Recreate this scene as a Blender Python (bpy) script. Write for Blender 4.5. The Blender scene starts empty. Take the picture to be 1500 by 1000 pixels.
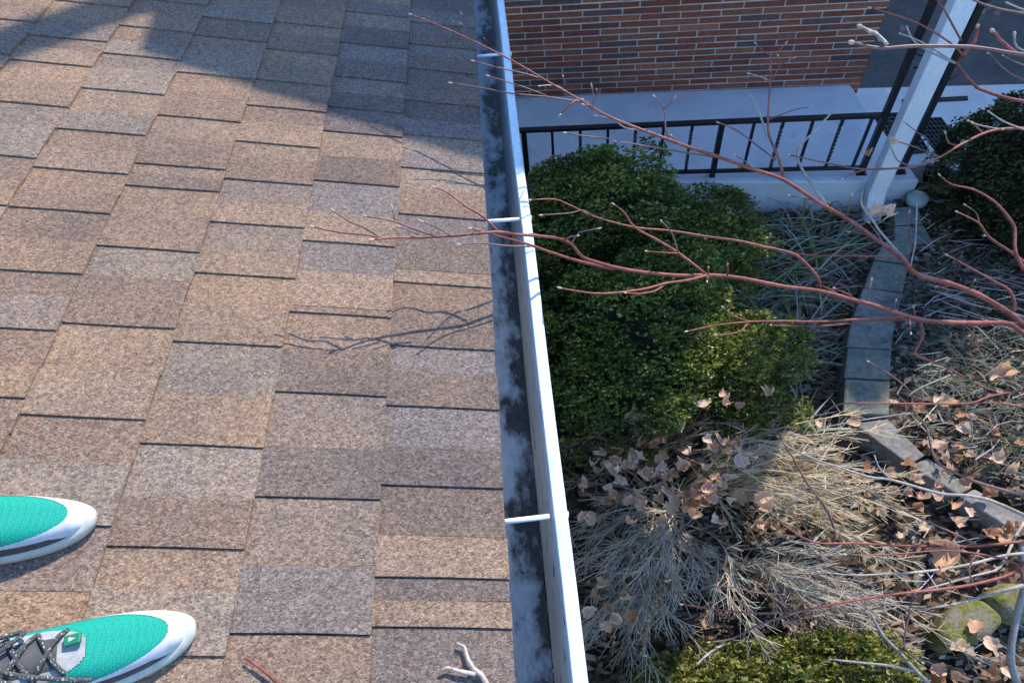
import bpy, math, random
import numpy as np
from mathutils import Vector, Matrix

# ---------------------------------------------------------------- camera, sky, sun, exposure
S = bpy.context.scene
COL = S.collection
FPX, CX, CY = 937.667, 750.0, 500.0                    # focal length in photo pixels, picture centre
CAM = Vector((0.124, 0.0, 4.0))
def _d(px, py): return Vector((px - CX, -(py - CY), -FPX)).normalized()
_dn = _d(860, 1200); _Y = _d(648, -740); _Z = -_dn; _X = _Y.cross(_Z)
ROT = Matrix((_X, _Y, _Z))
cd = bpy.data.cameras.new('camera'); cam = bpy.data.objects.new('camera', cd); COL.objects.link(cam)
cam.matrix_world = Matrix.Translation(CAM) @ ROT.to_4x4()
cd.sensor_width = 36.0; cd.lens = FPX / 1500 * 36; cd.clip_start = 0.02; cd.clip_end = 2000
S.camera = cam

SUN_AZ, SUN_EL = math.radians(37), math.radians(39)
W = bpy.data.worlds.new('World'); S.world = W; W.use_nodes = True
nt = W.node_tree; nt.nodes.clear()
sky = nt.nodes.new('ShaderNodeTexSky'); sky.sky_type = 'NISHITA'; sky.sun_disc = False
sky.sun_elevation = SUN_EL; sky.sun_rotation = SUN_AZ; sky.air_density = 1.0; sky.dust_density = 0.1; sky.ozone_density = 6.0
bg = nt.nodes.new('ShaderNodeBackground'); bg.inputs[1].default_value = 0.15
wo = nt.nodes.new('ShaderNodeOutputWorld')
nt.links.new(sky.outputs[0], bg.inputs[0]); nt.links.new(bg.outputs[0], wo.inputs[0])
SUNV = Vector((math.sin(SUN_AZ) * math.cos(SUN_EL), math.cos(SUN_AZ) * math.cos(SUN_EL), math.sin(SUN_EL)))
sl = bpy.data.lights.new('sun', 'SUN'); sl.energy = 2.45; sl.angle = math.radians(0.53); sl.color = (1.0, 0.9, 0.77)
so = bpy.data.objects.new('sun', sl); COL.objects.link(so); so.rotation_euler = SUNV.to_track_quat('Z', 'Y').to_euler()
so.location = SUNV * 30
S.view_settings.view_transform = 'Standard'; S.view_settings.look = 'None'
S.view_settings.gamma = 1.0; S.view_settings.use_curve_mapping = False
S.view_settings.exposure = 1.7
S.cycles.max_bounces = 5; S.cycles.diffuse_bounces = 3; S.cycles.glossy_bounces = 2
S.cycles.transmission_bounces = 2; S.cycles.transparent_max_bounces = 4
S.cycles.use_denoising = True

rnd = random.Random(7); rng = np.random.default_rng(7)

# ---------------------------------------------------------------- helpers
def G(px, py, z):                                      # a point of the place seen at a photo pixel, at height z
    r = ROT @ _d(px, py); t = (z - CAM.z) / r.z
    return CAM + r * t
SLOPE = math.radians(13.5); TS = math.tan(SLOPE); EAVE_Z = 2.6
def GR(px, py):                                        # a point of the roof plane
    r = ROT @ _d(px, py); t = (EAVE_Z - TS * CAM.x - CAM.z) / (r.z + TS * r.x)
    return CAM + r * t

def tag(o, label=None, cat=None, group=None, kind=None):
    if label: o['label'] = label
    if cat: o['category'] = cat
    if group: o['group'] = group
    if kind: o['kind'] = kind
    return o
def empty(name, loc=(0, 0, 0)):
    o = bpy.data.objects.new(name, None); COL.objects.link(o); o.location = loc; o.empty_display_size = 0.1; return o
def link(name, me, mat=None, parent=None, smooth=False):
    o = bpy.data.objects.new(name, me); COL.objects.link(o)
    if mat and not me.materials: me.materials.append(mat)
    if smooth: me.polygons.foreach_set('use_smooth', np.ones(len(me.polygons), bool))
    if parent:
        o.parent = parent
        o.matrix_parent_inverse = Matrix.Translation(-world_loc(parent))
    return o
def world_loc(o):
    v = Vector(o.location)
    if o.parent: v = Vector((0, 0, 0)) + (o.matrix_parent_inverse @ v) + world_loc(o.parent)
    return v
class MB:
    def __init__(s): s.v = []; s.f = []; s.c = []
    def add(s, vs, fs, col=None):
        b = len(s.v); s.v += [tuple(p) for p in vs]; s.f += [tuple(b + i for i in f) for f in fs]
        if col is not None: s.c += [col] * len(vs)
    def hexa(s, p, col=None):                          # 8 corners: bottom 4 then top 4, counter-clockwise
        s.add(p, [(3, 2, 1, 0), (4, 5, 6, 7), (0, 1, 5, 4), (1, 2, 6, 5), (2, 3, 7, 6), (3, 0, 4, 7)], col)
    def box(s, x0, x1, y0, y1, z0, z1, col=None):
        s.hexa([(x0, y0, z0), (x1, y0, z0), (x1, y1, z0), (x0, y1, z0), (x0, y0, z1), (x1, y0, z1), (x1, y1, z1), (x0, y1, z1)], col)
    def prism(s, poly, z0, z1, col=None):
        n = len(poly)
        vs = [(p[0], p[1], z0) for p in poly] + [(p[0], p[1], z1) for p in poly]
        s.add(vs, [tuple(range(n - 1, -1, -1)), tuple(range(n, 2 * n))] + [(i, (i + 1) % n, n + (i + 1) % n, n + i) for i in range(n)], col)
    def tube(s, pts, rad, sides=6, col=None, cap=True):
        pts = [Vector(p) for p in pts]; n = len(pts)
        if not hasattr(rad, '__len__'): rad = [rad] * n
        t0 = (pts[1] - pts[0]).normalized()
        u = t0.orthogonal().normalized(); vs = []
        for i in range(n):
            t = (pts[min(i + 1, n - 1)] - pts[max(i - 1, 0)]).normalized()
            u = (u - t * u.dot(t)); u = u.normalized() if u.length > 1e-6 else t.orthogonal().normalized()
            w = t.cross(u)
            for k in range(sides):
                a = 2 * math.pi * k / sides
                vs.append(pts[i] + (u * math.cos(a) + w * math.sin(a)) * rad[i])
        fs = [(i * sides + k, i * sides + (k + 1) % sides, (i + 1) * sides + (k + 1) % sides, (i + 1) * sides + k) for i in range(n - 1) for k in range(sides)]
        if cap: fs += [tuple(range(sides - 1, -1, -1)), tuple((n - 1) * sides + k for k in range(sides))]
        s.add(vs, fs, col)
    def mesh(s, name):
        me = bpy.data.meshes.new(name); me.from_pydata(s.v, [], s.f); me.update()
        if s.c:
            a = me.color_attributes.new('Col', 'FLOAT_COLOR', 'POINT')
            arr = np.ones((len(s.c), 4), np.float32); arr[:, :3] = np.array(s.c, np.float32)[:, :3]
            a.data.foreach_set('color', arr.ravel())
        return me
    def build(s, name, mat, parent=None, smooth=False): return link(name, s.mesh(name), mat, parent, smooth)
def bevel(o, w=0.004, seg=2):
    m = o.modifiers.new('bevel', 'BEVEL'); m.width = w; m.segments = seg; m.limit_method = 'ANGLE'; return o
def smooth_path(pts, k=3):                             # Catmull-Rom
    pts = [Vector(p) for p in pts]
    if len(pts) < 3: return pts
    out = []
    for i in range(len(pts) - 1):
        p0, p1, p2, p3 = pts[max(i - 1, 0)], pts[i], pts[i + 1], pts[min(i + 2, len(pts) - 1)]
        for j in range(k):
            t = j / k
            out.append(0.5 * ((2 * p1) + (p2 - p0) * t + (2 * p0 - 5 * p1 + 4 * p2 - p3) * t * t + (3 * p1 - p0 - 3 * p2 + p3) * t ** 3))
    return out + [pts[-1]]

# ---------------------------------------------------------------- materials
class NM:
    def __init__(s, name, rough=0.8, spec=0.3):
        s.m = bpy.data.materials.new(name); s.m.use_nodes = True; s.t = s.m.node_tree; s.n = s.t.nodes
        s.b = s.n['Principled BSDF']; s.b.inputs['Roughness'].default_value = rough
        s.b.inputs['Specular IOR Level'].default_value = spec
    def node(s, ty, **k):
        n = s.n.new(ty)
        for a, v in k.items(): setattr(n, a, v)
        return n
    def ln(s, a, b): s.t.links.new(a, b)
    def coord(s, scale=(1, 1, 1), world=True):
        if world: src = s.node('ShaderNodeNewGeometry').outputs['Position']
        else: src = s.node('ShaderNodeTexCoord').outputs['Object']
        mp = s.node('ShaderNodeMapping'); mp.inputs['Scale'].default_value = scale
        s.ln(src, mp.inputs['Vector']); return mp.outputs[0]
    def noise(s, scale, detail=4, rough=0.6, vec=None, sc=(1, 1, 1)):
        n = s.node('ShaderNodeTexNoise'); n.inputs['Scale'].default_value = scale
        n.inputs['Detail'].default_value = detail; n.inputs['Roughness'].default_value = rough
        s.ln(vec or s.coord(sc), n.inputs['Vector']); return n.outputs['Fac']
    def vor(s, scale, out='Color', sc=(1, 1, 1)):
        n = s.node('ShaderNodeTexVoronoi'); n.inputs['Scale'].default_value = scale
        s.ln(s.coord(sc), n.inputs['Vector']); return n.outputs[out]
    def ramp(s, fac, stops, interp='LINEAR'):
        r = s.node('ShaderNodeValToRGB'); r.color_ramp.interpolation = interp; e = r.color_ramp.elements
        while len(e) < len(stops): e.new(0.5)
        for i, (p, c) in enumerate(stops): e[i].position = p; e[i].color = (*c, 1) if len(c) == 3 else c
        s.ln(fac, r.inputs[0]); return r.outputs[0]
    def mix(s, a, b, fac=0.5, mode='MIX'):
        m = s.node('ShaderNodeMix', data_type='RGBA', blend_type=mode)
        for v, i in ((fac, 0), (a, 6), (b, 7)):
            if hasattr(v, 'is_output'): s.ln(v, m.inputs[i])
            else: m.inputs[i].default_value = v if i == 0 else ((*v, 1) if len(v) == 3 else v)
        return m.outputs[2]
    def color(s, c):
        if hasattr(c, 'is_output'): s.ln(c, s.b.inputs['Base Color'])
        else: s.b.inputs['Base Color'].default_value = (*c, 1)
    def bump(s, h, strength=0.4, dist=0.003):
        b = s.node('ShaderNodeBump'); b.inputs['Strength'].default_value = strength; b.inputs['Distance'].default_value = dist
        s.ln(h, b.inputs['Height']); s.ln(b.outputs[0], s.b.inputs['Normal'])
    def attr(s, name='Col'): return s.node('ShaderNodeAttribute', attribute_name=name).outputs['Color']
    def objcol(s): return s.node('ShaderNodeObjectInfo').outputs['Color']
    def objrand(s): return s.node('ShaderNodeObjectInfo').outputs['Random']
def simple(name, col, rough=0.8, var=0.25, scale=20, spec=0.3, bump=0.2, sc=(1, 1, 1)):
    m = NM(name, rough, spec); f = m.noise(scale, 5, 0.65, sc=sc)
    lo = tuple(c * (1 - var) for c in col); hi = tuple(min(1, c * (1 + var)) for c in col)
    m.color(m.ramp(f, [(0.3, lo), (0.7, hi)]))
    if bump: m.bump(f, bump, 0.004)
    return m.m

def shingle_mat(name, src):
    m = NM(name, 0.92, 0.15)
    sep = m.node('ShaderNodeSeparateColor'); m.ln(m.vor(430, sc=(0.62, 1, 1)), sep.inputs[0])
    gran = m.ramp(sep.outputs[0], [(0.0, (0.42, 0.38, 0.36)), (0.22, (0.74, 0.67, 0.62)), (0.45, (0.98, 0.92, 0.86)), (0.62, (1.2, 0.98, 0.82)),
                                   (0.75, (0.9, 0.95, 1.0)), (0.9, (1.45, 1.4, 1.34))], 'CONSTANT')
    sep2 = m.node('ShaderNodeSeparateColor'); m.ln(m.vor(170, sc=(0.62, 1, 1)), sep2.inputs[0])
    gr2 = m.ramp(sep2.outputs[1], [(0.0, (0.68, 0.66, 0.66)), (0.5, (1, 1, 1)), (1.0, (1.3, 1.26, 1.2))])
    base = m.objcol() if src == 'obj' else m.attr()
    patch = m.ramp(m.noise(3.0, 4, 0.6), [(0.3, (0.86, 0.86, 0.89)), (0.7, (1.2, 1.12, 1.03))])
    c = m.mix(base, gran, 0.82, 'MULTIPLY'); c = m.mix(c, gr2, 0.8, 'MULTIPLY'); c = m.mix(c, patch, 1.0, 'MULTIPLY')
    m.color(c); m.bump(sep.outputs[1], 0.55, 0.004); return m.m
M_shingle = shingle_mat('shingle_granules', 'obj'); M_shingle_far = shingle_mat('shingle_granules_far', 'attr')
M_wood = simple('roof_deck_wood', (0.25, 0.18, 0.12), 0.9)
M_siding = simple('cream_siding', (0.6, 0.58, 0.52), 0.6)
M_white = simple('white_painted_metal', (0.78, 0.8, 0.82), 0.4, 0.06, 30, 0.4, 0.05)
def lip_mat():
    m = NM('gutter_lip_metal', 0.38, 0.5)
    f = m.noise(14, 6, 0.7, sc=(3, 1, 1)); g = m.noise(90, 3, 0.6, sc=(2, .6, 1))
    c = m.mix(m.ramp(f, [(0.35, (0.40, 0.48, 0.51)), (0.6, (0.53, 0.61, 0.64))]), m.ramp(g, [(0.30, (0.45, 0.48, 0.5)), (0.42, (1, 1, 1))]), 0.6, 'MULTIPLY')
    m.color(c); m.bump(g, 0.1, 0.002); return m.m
M_lip = lip_mat()
def lipin_mat():
    m = NM('gutter_inner_face_metal', 0.55, 0.4)
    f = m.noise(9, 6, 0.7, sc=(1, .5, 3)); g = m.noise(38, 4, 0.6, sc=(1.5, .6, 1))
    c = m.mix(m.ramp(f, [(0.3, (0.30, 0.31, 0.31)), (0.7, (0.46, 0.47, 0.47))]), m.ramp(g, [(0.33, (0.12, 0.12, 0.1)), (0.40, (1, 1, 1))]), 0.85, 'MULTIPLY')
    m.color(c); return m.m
M_lipin = lipin_mat()
def trough_mat():
    m = NM('gutter_trough_dirt', 0.6, 0.45)
    a = m.noise(7.5, 7, 0.68, sc=(1.4, .75, 1)); b = m.noise(26, 6, 0.7, sc=(1, .6, 1))
    sepx = m.node('ShaderNodeSeparateXYZ'); m.ln(m.node('ShaderNodeNewGeometry').outputs['Position'], sepx.inputs[0])
    mr = m.node('ShaderNodeMapRange'); m.ln(sepx.outputs[0], mr.inputs[0])
    mr.inputs[1].default_value = 0.0; mr.inputs[2].default_value = 0.09; mr.inputs[3].default_value = -0.09; mr.inputs[4].default_value = 0.17
    ad = m.node('ShaderNodeMath', operation='ADD'); m.ln(a, ad.inputs[0]); m.ln(mr.outputs[0], ad.inputs[1])
    a2 = m.node('ShaderNodeMath', operation='MULTIPLY_ADD'); m.ln(b, a2.inputs[0]); a2.inputs[1].default_value = 0.45; m.ln(ad.outputs[0], a2.inputs[2])
    mask = m.ramp(a2.outputs[0], [(0.66, (0, 0, 0)), (0.73, (0.45, 0.45, 0.45)), (0.82, (1, 1, 1))])
    metal = m.ramp(b, [(0.3, (0.28, 0.315, 0.34)), (0.7, (0.52, 0.565, 0.60))])
    muck = m.ramp(m.noise(60, 5, 0.7), [(0.3, (0.012, 0.012, 0.01)), (0.68, (0.05, 0.047, 0.04)), (0.8, (0.22, 0.22, 0.2))])
    m.color(m.mix(metal, muck, mask)); m.bump(a2.outputs[0], 0.5, 0.006); return m.m
M_trough = trough_mat()
def brick_mat(name, src):
    m = NM(name, 0.85, 0.2)
    f = m.noise(22, 6, 0.7); g = m.noise(140, 3, 0.6)
    base = m.objcol() if src == 'obj' else m.attr()
    c = m.mix(base, m.ramp(f, [(0.3, (0.62, 0.58, 0.58)), (0.7, (1.28, 1.25, 1.2))]), 0.9, 'MULTIPLY')
    c = m.mix(c, m.ramp(g, [(0.32, (0.6, 0.58, 0.56)), (0.5, (1, 1, 1))]), 0.6, 'MULTIPLY')
    m.color(c); m.bump(g, 0.5, 0.003); return m.m
M_brick = brick_mat('brick_face', 'obj'); M_brick_far = brick_mat('brick_face_far', 'attr')
M_mortar = simple('mortar', (0.56, 0.56, 0.53), 0.95, 0.15, 60)
def conc(name, col, crack=True):
    m = NM(name, 0.75, 0.25)
    f = m.noise(2.2, 6, 0.65); g = m.noise(45, 4, 0.7)
    c = m.ramp(f, [(0.28, tuple(x * .80 for x in col)), (0.5, col), (0.75, tuple(x * 1.1 for x in col))])
    c = m.mix(c, m.ramp(g, [(0.3, (0.8, 0.8, 0.8)), (0.55, (1, 1, 1))]), 0.5, 'MULTIPLY')
    c = m.mix(c, m.ramp(m.noise(1.6, 8, 0.75, sc=(1, 1.6, 1)), [(0.30, (0.36, 0.36, 0.35)), (0.40, (1, 1, 1))]), 0.75, 'MULTIPLY')
    m.color(c); m.bump(g, 0.25, 0.003); return m.m
M_conc = conc('porch_concrete', (0.53, 0.565, 0.60)); M_walk = conc('walkway_concrete', (0.5, 0.51, 0.52))
def asphalt():
    m = NM('asphalt', 0.85, 0.2)
    f = m.noise(3, 6, 0.65); g = m.noise(70, 4, 0.7)
    c = m.mix(m.ramp(f, [(0.3, (0.038, 0.04, 0.044)), (0.7, (0.08, 0.082, 0.086))]), m.ramp(g, [(0.35, (0.6, 0.6, 0.6)), (0.65, (1.5, 1.5, 1.5))]), 0.7, 'MULTIPLY')
    m.color(c); m.bump(g, 0.7, 0.006); return m.m
M_asphalt = asphalt()
M_iron = simple('black_iron', (0.012, 0.013, 0.016), 0.4, 0.3, 40, 0.5, 0.1)
M_rubber = simple('black_rubber', (0.014, 0.014, 0.016), 0.7, 0.3, 60)
def soil():
    m = NM('soil_mulch', 0.95, 0.1)
    f = m.noise(5, 6, 0.7); g = m.vor(38, 'Color', sc=(.55, 1, 1)); sep = m.node('ShaderNodeSeparateColor'); m.ln(g, sep.inputs[0])
    c = m.ramp(sep.outputs[0], [(0, (0.018, 0.013, 0.010)), (0.4, (0.05, 0.038, 0.028)), (0.75, (0.10, 0.078, 0.058)), (0.95, (0.2, 0.16, 0.12))])
    c = m.mix(c, m.ramp(f, [(0.3, (0.5, 0.5, 0.5)), (0.7, (1.2, 1.15, 1.1))]), 1.0, 'MULTIPLY')
    m.color(c); m.bump(sep.outputs[1], 0.8, 0.02); return m.m
M_soil = soil()
M_lawn = simple('dormant_lawn', (0.085, 0.085, 0.04), 0.95, 0.5, 6)
def block_mat():
    m = NM('weathered_timber', 0.9, 0.15)
    f = m.noise(6, 6, 0.7); g = m.noise(30, 5, 0.7, sc=(1, 1, 1))
    c = m.mix(m.ramp(f, [(0.3, (0.13, 0.128, 0.125)), (0.7, (0.27, 0.262, 0.25))]), m.ramp(g, [(0.3, (0.55, 0.54, 0.52)), (0.6, (1.1, 1.1, 1.08))]), 0.9, 'MULTIPLY')
    c = m.mix(c, m.mix(c, (0.7, 0.8, 0.5, 1), 0.5, 'MULTIPLY'), m.objrand())
    m.color(c); m.bump(g, 0.6, 0.006); return m.m
M_block = block_mat()
def stone_mat():
    m = NM('mossy_stone', 0.95, 0.1)
    f = m.noise(5, 6, 0.7); g = m.noise(50, 5, 0.7)
    c = m.mix(m.ramp(g, [(0.3, (0.12, 0.11, 0.09)), (0.7, (0.24, 0.22, 0.18))]), m.ramp(g, [(0.3, (0.06, 0.07, 0.012)), (0.7, (0.19, 0.19, 0.045))]), m.ramp(f, [(0.40, (0, 0, 0)), (0.52, (1, 1, 1))]))
    m.color(c); m.bump(g, 0.8, 0.012); return m.m
M_stone = stone_mat()
def leafy(name, rough=0.5, spec=0.35, trans=0.15):
    m = NM(name, rough, spec); c = m.attr(); m.color(c)
    tr = m.node('ShaderNodeBsdfTranslucent'); m.ln(c, tr.inputs[0])
    mx = m.node('ShaderNodeMixShader'); mx.inputs[0].default_value = trans
    m.ln(m.b.outputs[0], mx.inputs[1]); m.ln(tr.outputs[0], mx.inputs[2]); m.ln(mx.outputs[0], m.n['Material Output'].inputs[0]); return m.m
M_leaf = leafy('evergreen_leaf', 0.42, 0.4, 0.2); M_litter = leafy('leaf_litter', 0.9, 0.15, 0.1); M_grass = leafy('grass_blade', 0.5, 0.3, 0.2)
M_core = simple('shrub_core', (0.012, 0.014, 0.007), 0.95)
def bark(name, lo, hi, sc=70):
    m = NM(name, 0.55, 0.35); f = m.noise(sc, 5, 0.7)
    g = m.noise(7, 3, 0.5)
    m.color(m.mix(m.ramp(f, [(0.3, lo), (0.7, hi)]), m.ramp(g, [(0.35, (0.7, 0.66, 0.66)), (0.65, (1.2, 1.15, 1.15))]), 0.9, 'MULTIPLY')); m.bump(f, 0.3, 0.002); return m.m
M_red = bark('red_maple_bark', (0.12, 0.03, 0.024), (0.34, 0.105, 0.075))
M_brownbark = bark('brown_twig_bark', (0.10, 0.055, 0.05), (0.24, 0.14, 0.12))
M_pale = bark('pale_twig_bark', (0.20, 0.18, 0.155), (0.44, 0.40, 0.35))
M_greybark = bark('grey_stem_bark', (0.14, 0.135, 0.13), (0.3, 0.29, 0.28))
M_bud = simple('pale_bud', (0.44, 0.31, 0.23), 0.6)
M_drytwig = leafy('dry_shrub_twig', 0.85, 0.15, 0.0)
def dryleaf():
    m = NM('dry_maple_leaf', 0.75, 0.2)
    r = m.objrand(); c = m.ramp(r, [(0, (0.42, 0.22, 0.12)), (0.3, (0.60, 0.35, 0.21)), (0.65, (0.70, 0.45, 0.30)), (1, (0.76, 0.58, 0.44))])
    c = m.mix(c, m.ramp(m.noise(45, 5, 0.7), [(0.3, (0.62, 0.58, 0.55)), (0.65, (1.1, 1.1, 1.1))]), 0.85, 'MULTIPLY'); m.color(c)
    tr = m.node('ShaderNodeBsdfTranslucent'); m.ln(c, tr.inputs[0])
    mx = m.node('ShaderNodeMixShader'); mx.inputs[0].default_value = 0.3
    m.ln(m.b.outputs[0], mx.inputs[1]); m.ln(tr.outputs[0], mx.inputs[2]); m.ln(mx.outputs[0], m.n['Material Output'].inputs[0]); return m.m
M_dryleaf = dryleaf()

# ---------------------------------------------------------------- ground, walk, drive
mb = MB(); mb.add([(-300, -300, 0), (300, -300, 0), (300, 300, 0), (-300, 300, 0)], [(0, 1, 2, 3)])
tag(mb.build('ground', M_lawn), kind='structure')
def bed_sheet(name, poly_fn, x0, x1, y0, y1, z, step, amp, mat):
    nx, ny = int((x1 - x0) / step), int((y1 - y0) / step); vs = []; keep = {}; fs = []
    for j in range(ny + 1):
        for i in range(nx + 1):
            x, y = x0 + i * step, y0 + j * step
            h = amp * (math.sin(x * 7.1 + y * 3.3) * .4 + math.sin(x * 17 - y * 13) * .3 + rnd.uniform(-1, 1) * .45)
            vs.append((x, y, z + h))
    for j in range(ny):
        for i in range(nx):
            if poly_fn(x0 + (i + .5) * step, y0 + (j + .5) * step):
                a = j * (nx + 1) + i; fs.append((a, a + 1, a + nx + 2, a + nx + 1))
    mb = MB(); mb.add(vs, fs); return tag(mb.build(name, mat, smooth=True), kind='structure')
# edge of the raised bed (its low front runs along the timbers)
EDGE = [(3.22, 4.0), (3.07, 3.45), (2.78, 3.05), (2.44, 2.5), (2.22, 1.97), (2.36, 1.72), (2.84, 1.22), (3.54, 0.57), (4.6, -0.5)]
def edge_x(y):
    for (xa, ya), (xb, yb) in zip(EDGE, EDGE[1:]):
        if yb <= y <= ya: return xa + (xb - xa) * (ya - y) / (ya - yb)
    return EDGE[0][0] if y > EDGE[0][1] else 99
bed_sheet('planting_bed', lambda x, y: x < edge_x(y) + .02, -0.5, 4.6, -1.2, 4.4, 0.022, 0.06, 0.014, M_soil)
bed_sheet('raised_bed', lambda x, y: x > edge_x(y) + .05 and y < 4.05, 2.2, 6.2, -0.5, 4.1, 0.165, 0.06, 0.014, M_soil)
mb = MB(); mb.prism([(3.2, 4.38), (7.5, 3.75), (7.5, 5.05), (3.2, 5.78)], -.05, 0.03)
tag(mb.build('walkway', M_walk), kind='structure')
mb = MB(); mb.add([(3.0, 5.80, .006), (30, 1.9, .006), (30, 40, .006), (3.0, 40, .006)], [(0, 1, 2, 3)])
tag(mb.build('driveway', M_asphalt), kind='structure')

# ---------------------------------------------------------------- main house: roof with single shingles
house = tag(empty('main_house', (-2.0, 2.0, 0)), 'house with brown shingled roof sloping down to a white gutter', 'house')
ridge_u = 15 * 0.269
CS, SN = math.cos(SLOPE), math.sin(SLOPE)
def RP(u, v, h): return (-u * CS + h * SN, v + 0.048 * u, EAVE_Z + u * SN + h * CS)
mb = MB(); Y0, Y1 = -2.2, 5.0
mb.hexa([RP(-.0, Y0, -.05), RP(-.0, Y1, -.05), RP(ridge_u, Y1, -.05), RP(ridge_u, Y0, -.05), RP(.0, Y0, -.002), RP(.0, Y1, -.002), RP(ridge_u, Y1, -.002), RP(ridge_u, Y0, -.002)][::1])
deck = mb.build('roof', M_wood, house)
mb = MB(); mb.box(-.085, -.065, Y0, Y1, 2.30, 2.55); mb.build('fascia', M_white, house)
mb = MB(); mb.box(-7.0, -.5, Y0 + .3, Y1 + .9, 0, 2.6); mb.build('wall', M_siding, house)
mb = MB(); mb.box(-.5, -.09, Y0, Y1, 2.38, 2.40); mb.build('soffit', M_white, house)
E_ = 0.269
PAL = [((0.235, 0.195, 0.165), 3), ((0.195, 0.158, 0.138), 3), ((0.215, 0.205, 0.20), 3), ((0.165, 0.138, 0.128), 2), ((0.245, 0.195, 0.155), 2), ((0.19, 0.175, 0.175), 2)]
PALX = [tuple((v * .64 + m_ * .36) * k_ for v, m_, k_ in zip(c, (.205, .175, .155), (.96, .89, .80))) for c, n in PAL for _ in range(n)]
PALC = [(.155, .138, .130), (.135, .117, .109), (.168, .152, .145), (.148, .12, .104)]  # eave courses: shingles' own cooler tone plus soft shade put into the colour
LINES = {0: [(650, y) for y in (40, 72, 108, 155, 205, 253, 321, 402, 420, 512, 600, 715, 848, 920)],
         1: [(530, 22), (545, 70), (545, 120), (540, 165), (535, 200), (520, 272), (510, 360), (500, 455), (500, 464), (490, 580), (465, 732), (440, 930)],
         2: [(450, 40), (445, 80), (435, 125), (425, 163), (410, 215), (395, 270), (380, 333), (360, 407), (330, 507), (290, 655), (250, 804), (240, 960)],
         3: [(355, 34), (345, 61), (325, 115), (300, 178), (270, 248), (255, 280), (220, 368), (172, 480), (115, 613), (60, 770)],
         4: [(270, 8), (248, 48), (223, 88), (195, 139), (160, 198), (128, 254), (95, 312), (60, 401), (20, 483), (10, 583)],
         5: [(155, 11), (123, 62), (96, 98), (56, 157), (31, 233)],
         6: [(40, 35), (20, 84)]}
pieces = []
for k in range(15):
    ys = sorted(set(round(GR(*p).y - 0.048 * (k + .5) * E_, 4) for p in LINES.get(k, [])))
    if not ys: ys = [rnd.uniform(.8, 1.0)]
    while ys[0] > Y0 + .3: ys.insert(0, ys[0] - rnd.uniform(.16, .26))
    while ys[-1] < Y1 - .3: ys.append(ys[-1] + rnd.uniform(.16, .26))
    ys[0] = Y0; ys[-1] = Y1
    last = None
    for a, b in zip(ys, ys[1:]):
        m_ = a + (b - a) * rnd.uniform(.42, .6)
        segs = [(a, m_, True), (m_, b, False)] if b - a > .06 else [(a, b, True)]
        for (p, q, up) in segs:
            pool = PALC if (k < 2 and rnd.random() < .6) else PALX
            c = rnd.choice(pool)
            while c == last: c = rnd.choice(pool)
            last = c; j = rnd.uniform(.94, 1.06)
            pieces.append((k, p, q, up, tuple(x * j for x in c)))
def shingle_geo(mb, k, a, b, up, col=None):
    u0 = k * E_ - (.012 if k == 0 else 0) + rnd.uniform(-.0015, .0015); u1 = (k + 1) * E_ + .012
    t0, t1 = (.0155, .0085) if up else (.0105, .0035)
    g = .0008; um = u0 + .5 * E_
    tm = (t0 + t1) / 2
    j = lambda: rnd.uniform(-.002, .002)
    vs = [RP(u0, a + g, 0), RP(u0 + j() * .6, (a + b) / 2, 0), RP(u0, b - g, 0), RP(u1, b - g, 0), RP(u1, a + g, 0),
          RP(u0, a + g + j(), t0), RP(u0 + j() * .6, (a + b) / 2, t0 + j() * .4), RP(u0, b - g, t0), RP(um, a + g + j(), tm), RP(um, b - g, tm), RP(u1, a + g, t1), RP(u1, b - g, t1)]
    fs = [(0, 5, 6, 1), (1, 6, 7, 2), (5, 8, 9, 7, 6), (8, 10, 11, 9), (0, 4, 10, 8, 5), (2, 7, 9, 11, 3), (4, 3, 11, 10)]
    mb.add(vs, [f[::-1] for f in fs], col)
def vis_size(k, a, b):
    p = Vector(RP((k + .5) * E_, (a + b) / 2, 0)) - CAM; c = ROT.transposed() @ p
    if c.z > -.05: return 0
    x, y = CX + FPX * c.x / -c.z, CY - FPX * c.y / -c.z
    if not (-140 < x < 1500 and -60 < y < 1080): return 0
    return (b - a) / (c.length ** 2)
order = sorted(range(len(pieces)), key=lambda i: -vis_size(*pieces[i][:3]))
near = set(i for i in order[:298] if vis_size(*pieces[i][:3]) > 0)
far = MB()
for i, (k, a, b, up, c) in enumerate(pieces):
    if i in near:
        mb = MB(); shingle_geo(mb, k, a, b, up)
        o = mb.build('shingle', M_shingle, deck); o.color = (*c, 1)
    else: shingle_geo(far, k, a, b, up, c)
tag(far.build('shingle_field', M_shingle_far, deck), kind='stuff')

# ---------------------------------------------------------------- gutter
gut = tag(empty('rain_gutter', (0.05, 1.5, 2.47)), 'white metal rain gutter full of dark muck along the shingle edge', 'gutter')
def extrude_y(prof, ys, closed=True, jit=0):
    mb = MB(); n = len(prof); vs = []
    for y in ys:
        dx = 0.004 * math.sin(y * 2.1) + (0.003 * math.sin(y * 5.3))
        for (x, z) in prof: vs.append((x + dx * jit, y, z))
    fs = []
    for i in range(len(ys) - 1):
        for k in range(n if closed else n - 1):
            fs.append((i * n + k, i * n + (k + 1) % n, (i + 1) * n + (k + 1) % n, (i + 1) * n + k))
    if closed: fs += [tuple(range(n - 1, -1, -1)), tuple((len(ys) - 1) * n + k for k in range(n))]
    mb.add(vs, fs); return mb
GY = [-2.2 + i * .2 for i in range(36)]
extrude_y([(-.062, 2.575), (-.064, 2.575), (-.064, 2.386), (.081, 2.386), (.0825, 2.390), (-.062, 2.390)], GY).build('trough', M_trough, gut)
extrude_y([(.0832, 2.386), (.085, 2.386), (.1215, 2.572), (.1195, 2.574)], GY, jit=.5).build('inner_face', M_lipin, gut)
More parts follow.
